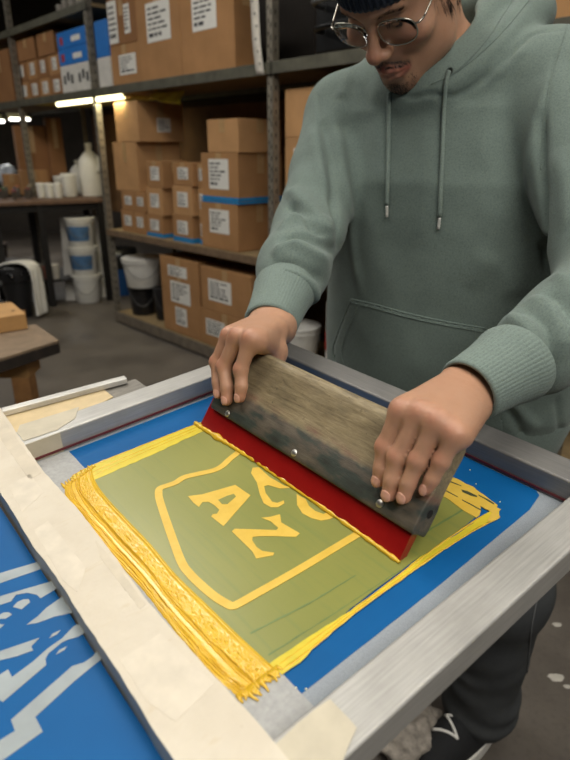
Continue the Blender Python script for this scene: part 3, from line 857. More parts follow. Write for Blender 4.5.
def tapemat():
    t = NT('cream_tape', .62, 0, .35); f = t.noise(11, 6, .65); g = t.noise(160, 4); v = t.noise(30, 3, vec=t.map((1, 5, 1)), dist=1.2)
    c = t.ramp(f, [(.3, 'c2b7a5'), (.7, 'd1c8b8')]); c = t.mix(t.ramp(v, [(.62, 0.), (.72, .35)]), c, 'bfae92'); c = t.mix(t.ramp(g, [(.68, 0.), (.8, .4)]), c, 'a8977d')
    t.color(c); t.bump(t.math('ADD', t.math('MULTIPLY', v, 1.5), g), .25, .0012); return t.m
TAPE = tapemat(); TAPE2 = plain('tan_tape', 'b9b09c', .6, var=.10, scale=40, bump=.1); GREYT = plain('grey_tape', '9c9c9b', .6, var=.12, scale=220, bump=.25)
REDL = plain('red_glue_line', '5d1f22', .5)
# --- the screen frame
SFR = fempty('screen_printing_frame', 'aluminium framed screen with blue emulsion and yellow design under the red squeegee', 'screen')
b = BAR; w, l, h = L2, L1, HH
def bar(name, pts, mat):
    o = MB().prism(ccw(pts), h, lambda p: (p[0], p[1], -h+p[2])).build(name, mat, SFR, bevel=.0022, seg=3); return o
g_ = .0004
bar('frame_bar', [(-b, -b), (w+b, -b), (w-g_, -g_), (g_, -g_)], ALX)
bar('frame_bar', [(-b, l+b), (w+b, l+b), (w-g_, l+g_), (g_, l+g_)], ALX)
bar('frame_bar', [(w+b, -b+g_), (w+b, l+b-g_), (w, l), (w, 0)], ALY)
bar('frame_bar', [(-b, -b+g_), (-b, l+b-g_), (0, l), (0, 0)], ALY)
zm = -h+.0012
sheet(SFR, 'screen_mesh', [(-.012, -.012), (w+.012, -.012), (w+.012, l+.012), (-.012, l+.012)], -h+.0004, MESHC, .0006)
zE = zm
em = rough_edge([(.046, .026), (.20, .0255), (.34, .0285), (w-.006, .034), (w-.0008, .040), (w-.0008, l-.005), (.30, l-.0055), (.046, l-.006)], .012, .00015, 3)
sheet(SFR, 'blue_emulsion', em, zE-.0002, BLUE, .0004)
for P in ([(.002, l-.0008), (w-.002, l-.0008), (w-.002, l-.0022), (.002, l-.0022)], [(w-.0004, .002), (w-.0004, l-.002), (w-.0014, l-.002), (w-.0014, .002)]):
    MB().prism(ccw(P), .0025, lambda p: (p[0], p[1], -h+.0040+p[2])).build('red_glue_line', REDL, SFR)
# grey tape strip on the mesh along the taped bar
sheet(SFR, 'grey_tape', rough_edge([(-.004, .004), (.0485, .0035), (.0485, l-.004), (-.004, l-.004)], .02, .0004, 5), zE+.0004, GREYT, .0004)
# cream tape wrapped over the near bar
iR = [(-12, 388), (1, 410), (20, 439), (43, 472), (79, 512), (113, 556), (150, 606), (205, 668), (242, 707), (274, 744), (300, 776)]
oL = [(-30, 440), (-18, 462), (0, 493), (17, 520), (34, 549), (45, 562), (64, 590), (82, 619), (110, 661), (137, 703), (150, 726), (174, 762), (200, 800)]
tp = fpoly(iR, 0)+fpoly(oL[::-1], 0)
tp = rough_edge(ccw(tp), .008, .00035, 9)
tb = MB().prism(ccw(tp), .0305, lambda p: (p[0], p[1], -.028+p[2])).build('cream_tape_wrap', TAPE, SFR, tri=True)
# tape overlaps: flatter pieces with visible edges
TAPE3 = plain('tape_layer', 'cbc1b0', .6, var=.08, scale=60, bump=.12); TAPE4 = plain('tape_layer_warm', 'c4b9a6', .6, var=.08, scale=50, bump=.12)
for q, sd, tm in (([(3, 418), (18, 440), (41, 473), (30, 480), (2, 441), (-6, 424)], 1, TAPE4), ([(34, 530), (48, 521), (86, 568), (78, 592), (62, 580)], 2, TAPE3), ([(95, 540), (108, 554), (146, 604), (140, 609), (100, 557)], 3, TAPE4), ([(120, 660), (160, 633), (214, 684), (176, 722), (146, 700)], 4, TAPE3), ([(8, 486), (30, 474), (44, 492), (22, 512)], 6, TAPE3)):
    sheet(SFR, 'masking_tape', rough_edge(ccw(fpoly(q, .0026)), .005, .0004, sd), .0025, tm, .00025)
sheet(SFR, 'masking_tape', rough_edge(fpoly([(276, 744), (290, 731), (313, 711), (330, 699), (357, 728), (343, 760), (332, 785), (290, 785)], .0004), .006, .0005, 11), .0002, TAPE2, .0005)
sheet(SFR, 'masking_tape', rough_edge(fpoly([(17, 433), (20, 425), (52, 415.5), (79, 407), (75, 418.5), (57, 430), (24, 441)], .0004), .006, .0004, 12), .0002, TAPE2, .0005)
c1, c2 = onf(20, 440, 0)[0], onf(57, 429.5, 0)[0]
MB().box(((c1+c2)/2-.006, l-.0003, -h/2), (c2-c1+.012, .0008, h*.96)).build('masking_tape', TAPE2, SFR)
def lop(px, z): return [tuple(onf(x, y, z)[:2]) for x, y in px]
def zp(pts, ox, oy, k): return [(ox+x*k, oy+y*k) for x, y in pts]
# --- printed design (open stencil flooded with yellow)
def band(name, root, px, wd, z, mat, n=60, h=.0004):
    P = spline([(*onf(x, y, z)[:2], 0) for x, y in px], n); A = []; Bq = []
    for i in range(n):
        t = unit(P[min(i+1, n-1)]-P[max(i-1, 0)]); nn = np.array([-t[1], t[0], 0]); A.append((P[i]+nn*wd/2)[:2]); Bq.append((P[i]-nn*wd/2)[:2])
    m = MB(); V = [(*p, z) for p in A]+[(*p, z) for p in Bq]+[(*p, z+h) for p in A]+[(*p, z+h) for p in Bq]; F_ = []
    for i in range(n-1):
        F_ += [(2*n+i, 3*n+i, 3*n+i+1, 2*n+i+1), (i, 2*n+i, 2*n+i+1, i+1), (n+i, n+i+1, 3*n+i+1, 3*n+i)]
    return m.add(V, F_).build(name, mat, root)
INK = fempty('yellow_ink', 'wet yellow ink pulled across the blue screen in front of the red blade', 'ink')
zF = zE+.0010
sheet(INK, 'ink_film', rough_edge(lop([(84, 474), (150, 448), (203, 426), (262, 440), (440, 474), (480, 514), (444, 541), (415, 560), (350, 609), (281, 672), (262, 658), (234, 632), (204, 603), (174, 574), (126, 520), (100, 492)], zF), .01, .0005, 2), zF, OLIVE, .0003)
zD = zF+.0004
def letters(name, polys, mat=YELP, root=SFR, z=zD, k=.26316, ox=180, oy=460):
    for p in polys: sheet(root, name, lop(zp(p, ox, oy, k), z), z, mat, .0003)
band('stencil_outline', SFR, [(239, 452), (230, 459), (222.4, 466), (213.5, 470.5), (198, 474), (184, 477.5), (176, 482.5), (168, 485.5), (160, 488.5), (158.7, 494), (160.5, 503), (169.5, 530), (181, 561), (189, 573), (201, 585), (214, 596), (225, 603), (232, 606), (239, 603.5), (256, 594), (300, 569), (354, 536.5), (372, 526)], .0078, zD, YELP, 150)
letters('stencil_letter', [[(30, 138), (85, 131), (210, 95), (268, 135), (165, 252), (118, 215), (125, 206), (140, 205), (150, 190), (130, 172), (110, 160), (85, 160), (72, 179), (50, 162)]])
letters('stencil_counter', [[(145, 152), (178, 137), (205, 129), (213, 139), (180, 168), (160, 168)]], OLIVE, z=zD+.0002)
letters('stencil_letter', [[(310, 220), (345, 216), (380, 207), (385, 238), (455, 279), (440, 293), (370, 290), (300, 290), (276, 293), (274, 305), (290, 330), (312, 346), (358, 353), (354, 363), (290, 375), (275, 348), (197, 272), (208, 262), (280, 264), (366, 267), (374, 259), (345, 234)]])
letters('stencil_letter', [[(270, 50), (276, 30), (300, 28), (340, 65), (400, 100), (440, 105), (380, 109), (335, 96), (320, 100), (325, 125), (350, 159), (370, 164), (394, 154), (397, 165), (372, 180), (345, 180), (318, 165), (303, 130), (292, 85)],
                            [(443, 130), (445, 172), (465, 203), (500, 222), (535, 231), (570, 225), (610, 204), (580, 190), (545, 206), (515, 195), (490, 175), (478, 150)]])
# --- thick wet ridge along the taped side: a raked height field
PL = [(64, 486), (66, 497), (75, 513), (100, 543), (140, 587), (160, 612), (182, 640), (205, 667), (225, 686), (241, 699)]
PR = [(93, 466), (96, 480), (106, 495), (128, 519), (150, 542), (176, 573), (206, 602), (236, 631), (262, 655), (279, 671)]
zR = zF+.0002
A_ = spline([(*onf(x, y, zR)[:2], 0) for x, y in PL], 300)[:, :2]; B_ = spline([(*onf(x, y, zR)[:2], 0) for x, y in PR], 300)[:, :2]
nu = 110; V = []; r_ = random.Random(4)
lines = [(r_.uniform(.01, .56)**1.15, r_.uniform(.006, .014), r_.uniform(.3, 1.2), r_.uniform(0, 9)) for _ in range(26)]
for i in range(300):
    v = i/299
    for j in range(nu):
        u = j/(nu-1); ea = .020*MN.noise(Vector((v*60, 1, 0)))+.022*MN.noise(Vector((v*17, 4, 0)))
        p = A_[i]*(1-u)+B_[i]*u+(B_[i]-A_[i])*ea*(1-u)
        hgt = .0007
        for c, wd, a, sd in lines:
            cc = c+.035*MN.noise(Vector((v*5, sd, 1)))+.008*MN.noise(Vector((v*30, sd, 5)))
            hgt += .0016*a*math.exp(-((u-cc)/wd)**2)*(.55+.45*(MN.noise(Vector((v*14, sd, 7)))+.5))
        gr = MN.noise(Vector((p[0]*620, p[1]*520, 2)))
        if .36 < u < .86: hgt += .0014*max(0, gr+.02)*math.sin((u-.36)/.5*PI)*1.6
        hgt += .0010*math.exp(-((u-.90)/.05)**2)
        edge = min(1, u*14, (1-u)*12, v*40, (1-v)*28+max(0, MN.noise(Vector((u*24, 3, 9))))*1.2)
        V.append((p[0], p[1], zR-.0002+hgt*max(edge, 0)))
Fq = [(i*nu+j, (i+1)*nu+j, (i+1)*nu+j+1, i*nu+j+1) for i in range(299) for j in range(nu-1)]
mesh('ink_ridge', V, [f[::-1] for f in Fq], YEL, INK, True)
# torn drips at the ends of the ridge
m = MB()
for k in range(15):
    u = k/14; p0 = A_[-1]*(1-u)+B_[-1]*u; p0 = np.array([p0[0], p0[1]+.004]); L = r_.uniform(.006, .013)*(1 if u < .8 else .7)
    q = [(p0[0], p0[1], zR+.0006), (p0[0]+r_.uniform(-.001, .002), p0[1]-L*.6, zR+.0008), (p0[0]+r_.uniform(-.001, .003), p0[1]-L, zR+.0003)]
    m.tube(q, [.0019, .0014, .0007], 8, flat=.6)
m.build('ink_drip', YEL, INK, True)['kind'] = 'stuff'
m = MB()
for k in range(12):
    u = k/11; p0 = A_[0]*(1-u)+B_[0]*u; L = r_.uniform(.002, .007)
    m.tube([(p0[0], p0[1]-.004, zR+.0006), (p0[0]+r_.uniform(-.001, .001), p0[1]+L, zR+.0004)], [.0022, .0010], 8, flat=.6)
m.build('ink_drip', YEL, INK, True)['kind'] = 'stuff'
# upper smear, lower streaks, block beyond the squeegee
def streak(name, px, wd, mat, seed=0, n=90, z=zF+.0003, hh=.0008, flat=.45):
    rr = random.Random(seed); P = spline([(*onf(x, y, z)[:2], z) for x, y in px], n)
    R_ = [wd*(.75+.5*(MN.noise(Vector((i*.21, seed, 0)))+.5))*min(1, .35+i/5, .3+(n-1-i)/5) for i in range(n)]
    return MB().tube(P, R_, 8, flat=flat, up=(0, 0, 1)).build(name, mat, INK, True)
sheet(INK, 'ink_smear', rough_edge(lop([(70, 478), (92, 465), (150, 442.5), (200, 422.5), (206, 430), (150, 456), (104, 476), (84, 484)], zF), .006, .0009, 8), zF+.0001, YELT, .0004)
for i, (px, wd) in enumerate([([(72, 476), (95, 464.5), (150, 442.5), (202, 422)], .0013), ([(80, 479), (110, 464), (150, 447), (202, 425)], .0010), ([(86, 480), (110, 468), (152, 449), (200, 428.5)], .0008)]):
    streak('ink_streak', px, wd, YEL, i)
low = [(270, 664), (300, 643), (350, 611.5), (400, 574.5), (420, 557.5), (444, 542.5), (472, 524.5), (488, 512.5), (499, 509), (499, 518), (489.5, 521), (472, 531), (444, 549.5), (429.5, 561), (405, 577), (385, 592), (350, 618), (312, 650), (300, 663), (282, 675)]
sheet(INK, 'ink_smear', rough_edge(lop(low, zF), .007, .0006, 6), zF+.0002, YELT, .0004)
for i, (px, wd) in enumerate([([(280, 672), (312, 648), (350, 616), (405, 576), (445, 548)], .0012), ([(276, 667), (306, 645), (352, 611), (402, 573), (446, 540), (485, 514)], .0009), ([(278, 660), (330, 627), (380, 592)], .0006),
                             ([(444, 549.5), (468, 534), (490, 522), (500, 517)], .0008), ([(310, 645), (360, 609), (408, 570)], .0006)]):
    streak('ink_streak', px, wd, YEL, 20+i)
blk = zp([(60, 130), (90, 118), (150, 115), (200, 142), (240, 155), (290, 185), (340, 205), (380, 240), (430, 275), (470, 305), (490, 320), (485, 335), (512, 348), (490, 365), (507, 395), (470, 420), (440, 432), (425, 415), (455, 372), (432, 352), (405, 340), (382, 325), (385, 355), (378, 385), (355, 400), (310, 375), (260, 345), (190, 290), (95, 235), (50, 215)], 420, 455, .15789)
sheet(INK, 'ink_smear', rough_edge(lop(blk, zF), .004, .0006, 7), zF+.0002, YELP, .0006)
DARKG = plain('dried_ink', '39402a', .5)
for i, q in enumerate([[(140, 150), (200, 172), (262, 198), (262, 203), (200, 180), (140, 156)], [(260, 222), (300, 232), (360, 262), (362, 272), (320, 262), (270, 240)], [(110, 200), (180, 235), (240, 268), (240, 273), (180, 242), (110, 206)], [(265, 285), (330, 318), (392, 352), (390, 358), (330, 326), (265, 291)], [(370, 255), (430, 285), (470, 312), (468, 318), (420, 290), (370, 262)]]):
    sheet(INK, 'dried_streak', rough_edge(lop(zp(q, 420, 455, .15789), zF), .004, .0003, 30+i), zF+.0007, DARKG, .0002)
DBL = plain('blue_green_streak', '617545', .4)
for q in ([(250, 633), (310, 602.5), (356, 575), (356, 576), (310, 604), (251, 634.5)], [(268, 655), (330, 616), (400, 570), (400, 570.8), (330, 617), (269, 656.2)], [(424, 532), (470, 505), (470.5, 506.5), (424.5, 534)]):
    sheet(INK, 'blue_streak', rough_edge(lop(q, zF), .006, .0003, 40), zF+.0004, DBL, .00008)
# rolled bead against the blade
P = spline([(onf(x, y, zF)[0]-.0022, onf(x, y, zF)[1], zF+.0016) for x, y in [(197, 423.5), (203, 427.8), (220, 438.5), (238, 449.5), (260, 463.5), (290, 484), (330, 511.5), (370, 540), (401, 562.5)]], 120)
R_ = [.0021+.0014*MN.noise(Vector((i*.35, 2, 0)))+.0006*MN.noise(Vector((i*1.3, 5, 0)))+(.0022*math.exp(-((i-29)/3.0)**2))+.0008*(1-i/119) for i in range(120)]
MB().tube(P, [max(r, .0012) for r in R_], 12, up=(0, 0, 1)).build('ink_bead', YEL, INK, True)
for i in range(7):   # splashes on the blue
    x, y = [(306, 689), (441, 492), (476, 484), (500, 502), (470, 470), (296, 688), (449, 496)][i]
    c = onf(x, y, zE+.0003); MB().lathe([(.0008, 0), (.0007, .0004), (.0002, .0006)], c, 10).build('ink_splash', plain('pale_splash', 'd8d2a8', .4), INK, True)
# --- the squeegee
SQ = bpy.data.objects.new('squeegee', None); link(SQ); SQ.empty_display_size = .05
SQM = np.stack([SQ_E, SQ_D, SQ_N], 1); mw = Matrix(SQM.tolist()).to_4x4(); mw.translation = Vector(SQ_A+SQ_N*.0+FR[:, 2]*.0016); SQ.matrix_world = mw
tag(SQ, 'worn wooden squeegee with a red blade held in both hands', 'squeegee')
def wood():
    t = NT('stained_wood', .55, 0, .35)
    sep = t.n('ShaderNodeSeparateXYZ'); t.put(sep.inputs[0], t.co)
    gr = t.noise(9, 7, .7, vec=t.map((3, 26, 26)), dist=.6); f = t.noise(22, 6, .65, vec=t.map((.8, 1.6, 1.6))); sp = t.noise(210, 4)
    c = t.ramp(gr, [(.25, '5a4d3a'), (.5, '84765b'), (.75, '9c8e70')])
    c = t.mix(t.ramp(f, [(.45, 0.), (.7, .55)]), c, '5a5347'); c = t.mix(t.ramp(sp, [(.66, 0.), (.74, .6)]), c, '2b241c')
    edge = t.math('ADD', sep.outputs[1], t.math('MULTIPLY', t.math('SUBTRACT', t.noise(60, 4), .5), .010))
    low = t.ramp(edge, [(.0545, 1.), (.0605, 0.)])
    dk = t.ramp(t.noise(14, 5, vec=t.map((1.5, 5, 5))), [(.34, '33332f'), (.46, '39403b'), (.56, '544d44'), (.7, '645c50')])
    c = t.mix(low, c, dk)
    pink = t.ramp(t.math('ABSOLUTE', t.math('SUBTRACT', edge, .0605)), [(.0, .55), (.006, 0.)])
    c = t.mix(t.math('MULTIPLY', pink, t.ramp(f, [(.4, 0.), (.6, 1.)])), c, '7a4a44')
    wet = t.noise(17, 4, vec=t.map((1, 2, 2)))
    t.color(c); t.rough(t.ramp(wet, [(.4, .62), (.7, .34)])); t.bump(t.math('ADD', gr, t.math('MULTIPLY', sp, .6)), .35, .0012); return t.m
WOOD = wood()
Ls = float((onplane(402, 562, wl([0, 0, -HH]), FR[:, 2])-SQ_A)@SQ_E)
def extr(prof, x0, x1, nx=2, wob=0):
    n = len(prof); V = []; F_ = []
    for i in range(nx):
        x = x0+(x1-x0)*i/(nx-1)
        for j, (d, q) in enumerate(prof): V.append((x, d+wob*MN.noise(Vector((x*9, d*30, q*80))), q+wob*MN.noise(Vector((x*7+4, d*25, q*80)))))
    for i in range(nx-1):
        for j in range(n): F_.append((i*n+j, (i+1)*n+j, (i+1)*n+(j+1) % n, i*n+(j+1) % n))
    F_ += [tuple(range(n)), tuple(reversed(range((nx-1)*n, nx*n)))]
    return MB().add(V, F_)
front = [(.0262, .0042), (.0258, .0095), (.0275, .0116), (.032, .0126), (.045, .0128), (.052, .0124), (.057, .0112), (.064, .0100), (.075, .0097), (.090, .0104), (.102, .0112), (.109, .0104), (.1135, .0075), (.115, .003)]
prof = front+[(d, -q) for d, q in front[::-1]]
ho = extr(prof, .0105, Ls+.004, 60, .0006).build('holder', WOOD, SQ, bevel=.0012, auto=50)
RED = inkmat('red_rubber', '800c0e', '941414', .30, .08, 20)
bp = [(0, -.0042), (.002, -.0047), (.040, -.0047), (.040, .0047), (.002, .0047), (0, .0042)]
extr(bp, 0, Ls, 40, .0003).build('blade', RED, SQ, auto=40)
STEEL = plain('steel_rivet', 'c9c7c2', .3, .85)
for x, y in ((228, 413.7), (294.7, 453), (380.3, 503.7)):
    p = SQM.T@(sqpx(x, y, .0126)-np.array(mw.translation)); c, s_ = p[:2]
    MB().lathe([(.0039, -.002), (.0039, .0006), (.0030, .0014), (.0004, .0017)], (c, s_, .0123), 20).build('rivet', STEEL, SQ, True)
DARK = plain('dark_hole', '0d0c0b', .8)
MB().lathe([(.0040, 0), (.0040, .0004)], (Ls+.0039, .047, -.001), 18, np.array([[0, 0, 1], [1, 0, 0], [0, 1, 0]])).build('end_hole', DARK, SQ)
# --- press table under the frame
def tabletop():
    t = NT('grey_worn_board', .75, 0, .3); g = t.noise(5, 6, .65, vec=t.map((3, 14, 3))); f = t.noise(60, 4)
    c = t.ramp(g, [(.3, '6d6963'), (.7, '97928a')]); c = t.mix(t.ramp(f, [(.6, 0.), (.75, .5)]), c, '57534d'); t.color(c); t.bump(g, .2); return t.m
BOARD = tabletop()
ye = onf(150, 373, -.031)[1]
TB = fempty('press_table', 'grey worn wooden press table carrying the aluminium screen frame', 'table')
MB().box(((w*.55-.0)/2, (.055+ye)/2, -.046), (w*.55+.0, ye-.055, .030)).build('tabletop', BOARD, TB, bevel=.003)
TBI = FR.T
LEGM = plain('table_leg', '4a4540', .7)
def leg(root, x, y, ztop, sz):
    p = wl((x, y, ztop)); L = p[2]+.003; MB().box(FR.T@(p-[0, 0, L/2]-FO), (sz, sz, L), FR.T@rotz(.69)).build('leg', LEGM, root, bevel=.003)
for x, y in ((.05, .11), (.05, ye-.06), (w*.42, .13), (w*.42, ye-.06)): leg(TB, x, y, -.061, .06)
# tan paper on the table and the metal strip
PAP = plain('tan_paper', 'c9b48d', .75, var=.08, scale=50, bump=.08)
o = fempty('masking_paper', 'tan paper strip lying on the table edge by the metal strip', 'paper')
q = [(-4, 414), (10, 409), (60, 400), (103, 389), (113, 397), (85, 412), (40, 430), (10, 440)]
sheet(o, 'paper_sheet', ccw(fpoly(q, -.0295)), -.0305, PAP, .0015)
o = fempty('metal_strip', 'pale flat metal strip lying along the far table edge', 'strip')
a_, b_ = onf(2, 411, -.022), onf(126, 378, -.022)
ax = unit(b_-a_); M_ = frame(ax, (0, 0, 1))
MB().box((a_+b_)/2-np.array([0, 0, .002]), (np.linalg.norm(b_-a_), .013, .008), M_).build('strip_bar', alu('pale_metal', 'cfcdc8', 0, .4), o, bevel=.001)
# --- second screen, lower left
S2 = fempty('spare_screen', 'blue emulsion screen with pale outlined lettering beside the cream taped bar', 'screen')
z2 = -.019
sheet(S2, 'blue_emulsion', [(-.62, -.32), (-.047, -.32), (-.047, .62), (-.62, .62)], z2, BLUE, .0006)
k2 = .28953
GL2 = [[(-60, 132), (0, 115), (158, 68), (178, 88), (0, 150), (-60, 168)], [(-60, 215), (0, 195), (120, 160), (195, 138), (225, 150), (185, 175), (140, 202), (128, 190), (95, 183), (55, 190), (38, 213), (0, 225), (-60, 245)],
       [(45, 232), (60, 215), (80, 206), (100, 205), (104, 215), (75, 240)], [(-10, 265), (10, 252), (30, 250), (42, 258), (20, 272), (-10, 274)], [(-20, 290), (15, 292), (0, 306), (-20, 312)],
       [(92, 293), (130, 265), (160, 235), (238, 180), (262, 200), (228, 224), (245, 223), (275, 224), (290, 243), (190, 265), (130, 287)], [(170, 340), (182, 324), (210, 311), (196, 327)],
       [(305, 275), (330, 300), (270, 335), (235, 345), (215, 354), (168, 392), (157, 410), (160, 432), (10, 560), (0, 555), (-30, 530), (-40, 500), (0, 465), (28, 448), (42, 474), (115, 420), (165, 375), (215, 340), (255, 298)],
       [(-60, 402), (0, 385), (137, 338), (108, 368), (115, 382), (60, 402), (0, 416), (-60, 442)], [(194, 396), (205, 380), (232, 367), (222, 381)],
       [(378, 376), (355, 377), (335, 382), (322, 402), (290, 424), (250, 436), (38, 622), (52, 660), (0, 692), (-60, 730), (-60, 800), (15, 758), (148, 662), (122, 612), (255, 490), (330, 428), (395, 380)]]
for p in GL2: sheet(S2, 'pale_lettering', lop(zp(p, 0, 540, k2), z2+.0006), z2+.0006, plain('pale_open_mesh', '929a9d', .5), .0003)
for c, sz in (((-.64, .15, z2-.012), (.04, 1.0, .026)), ((-.336, -.34, z2-.012), (.57, .04, .026)), ((-.336, .64, z2-.012), (.57, .04, .026))):
    MB().box(c, sz).build('frame_bar', ALY, S2, bevel=.002)
MB().box((-.082, .15, z2-.0145), (.04, .94, .026)).build('frame_bar', ALY, S2, bevel=.002)
sup = fempty('side_bench', 'low bench carrying the spare blue screen', 'bench')
MB().box((-.375, .15, z2-.0485), (.66, 1.06, .04)).build('bench_top', BOARD, sup, bevel=.003)
for x, y in ((-.60, -.30), (-.60, .60), (-.12, -.30), (-.12, .60)): leg(sup, x, y, z2-.068, .05)
# ================================================================== WAREHOUSE
# ---- room
def concrete():
    t = NT('concrete_floor', .55, 0, .4); f = t.noise(2.2, 7, .65); g = t.noise(60, 4); sp = t.noise(7, 3, .5)
    c = t.ramp(f, [(.3, '4c4641'), (.7, '6b645c')]); c = t.mix(t.ramp(g, [(.5, 0.), (.8, .4)]), c, '3f3833')
    c = t.mix(t.ramp(sp, [(.745, 0.), (.77, .65)]), c, 'a8a39b'); t.color(c); t.rough(t.ramp(f, [(.3, .38), (.7, .62)])); t.bump(g, .15); return t.m
def st(o, kind='structure'): o['kind'] = kind; return o
FLOOR = st(MB().box((0, 3, -.05), (14, 16, .1)).build('floor', concrete()))
WALL = plain('warehouse_wall', '4a443e', .9, var=.2, scale=3); CEIL = plain('warehouse_ceiling', '3b3835', .9, var=.15, scale=2)
st(MB().box((0, 10.5, 2.1), (14, .1, 4.4)).build('wall_back', WALL)); st(MB().box((-7, 3, 2.1), (.1, 16, 4.4)).build('wall_left', WALL))
st(MB().box((7, 3, 2.1), (.1, 16, 4.4)).build('wall_right', WALL)); st(MB().box((0, -5, 2.1), (14, .1, 4.4)).build('wall_front', WALL))
st(MB().box((0, 3, 4.3), (14, 16, .1)).build('ceiling', CEIL))
# ---- racking coordinates: s along the row, t towards the back, z up
RE = unit(ray(-310, 150)*[1, 1, 0]); RR = np.array([RE[1], -RE[0], 0]); RP2 = onz(118, 322, 0); RP1 = RP2-1.90*RE
RMX = np.stack([RE, RR, [0, 0, 1]], 1); BAY = [-3.3, -1.66, 0, 1.90, 3.32, 4.76]
def rk(s, t, z): return RP1+s*RE+t*RR+np.array([0, 0, z])
def spx(x, y, t):
    p = onplane(x, y, rk(0, t, 0), RR)-RP1; return float(p@RE), float(p[2])
def sx(x, t, z):
    n = np.array([1, 0, 0])-(x-285)/FPX*np.array([0, cP, -sP]); return float(-((rk(0, t, z)-CAM)@n)/(RE@n))
ROOTZ = math.atan2(RE[1], RE[0])
def rempty(name, s, t, z, label, cat, group=None): return empty(name, rk(s, t, z), label, cat, group, ROOTZ)
# local axes of such an empty: x = along the row (away), y = left of that = -t (towards the aisle)
def galv(name, c, rough=.5, metal=.5):
    t = NT(name, rough, metal); f = t.noise(12, 6, .65); c0 = lin(c)[:3]
    t.color(t.ramp(f, [(.3, tuple(v*.65 for v in c0)+(1,)), (.7, tuple(v*1.25 for v in c0)+(1,))])); return t.m
STEELP = galv('slotted_steel', '8f887b'); DECK = galv('deck_edge_paint', '58564a', .6, .2); BOARDU = plain('chipboard_deck', '8a7552', .85, var=.15, scale=20)
HOLE = plain('slot_hole', '16130f', .9)
RACK = rempty('storage_rack', 0, 0, 0, 'long grey slotted steel rack full of cardboard boxes', 'rack')
def RL(s, t, z): return (s, -t, z)            # into the rack empty's local axes
def post(s, t, z1=2.9, holes=True):
    q = .042
    m = MB(); sg = 1 if t < .3 else -1
    m.box(RL(s+q/2, t+sg*.0015, z1/2), (q, .003, z1)); m.box(RL(s+.0015, t+sg*q/2, z1/2), (.003, q, z1))
    o = m.build('post', STEELP, RACK)
    if holes:
        h = MB()
        for i in range(int(z1/.055)):
            z = .05+i*.055
            h.box(RL(s+.012, t-.0006, z), (.006, .001, .022)); h.box(RL(s+.030, t-.0006, z+.02), (.006, .001, .016)); h.box(RL(s-.0006, t+.02, z), (.001, .007, .02))
        hh = h.build('slot_holes', HOLE, o); hh['kind'] = 'stuff'
for i, s in enumerate(BAY):
    post(s, 0); post(s, .60, holes=False)
def deck(s0, s1, z, th=.055, depth=.62, mat=BOARDU, lip=DECK):
    MB().box(RL((s0+s1)/2, depth/2+.004, z-.012), (s1-s0-.006, depth-.01, .022)).build('shelf_deck', mat, RACK)
    MB().box(RL((s0+s1)/2, -.006, z-th/2), (s1-s0+.03, .010, th)).build('shelf_lip', lip, RACK, bevel=.002)
    MB().box(RL((s0+s1)/2, depth+.006, z-th/2), (s1-s0+.03, .010, th)).build('shelf_lip', lip, RACK)
ZU, ZM, ZB = 1.705, .735, .09
for k in range(5): deck(BAY[k], BAY[k+1], ZU)
WOODL = plain('wooden_shelf_edge', '6f5a44', .8, var=.25, scale=25)
for k in (0, 1, 2): deck(BAY[k], BAY[k+1], ZM, .045, lip=WOODL); deck(BAY[k], BAY[k+1], ZB, .075, lip=plain('low_shelf_edge', '6b6154', .8, var=.25, scale=20))
deck(BAY[3], BAY[4], 2.24, .05); deck(BAY[4], BAY[5], 2.24, .05)
BACKP = plain('plywood_back', '6a4d33', .85, var=.2, scale=8)
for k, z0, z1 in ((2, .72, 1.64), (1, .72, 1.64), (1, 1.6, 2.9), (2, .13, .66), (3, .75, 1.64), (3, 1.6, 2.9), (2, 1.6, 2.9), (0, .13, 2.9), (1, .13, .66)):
    MB().box(RL((BAY[k]+BAY[k+1])/2, .66, (z0+z1)/2), (BAY[k+1]-BAY[k]-.02, .014, z1-z0)).build('back_panel', BACKP if k == 2 and z0 < 1 or k == 3 and z0 < 1 else plain('dark_back', '241f1b', .9), RACK)
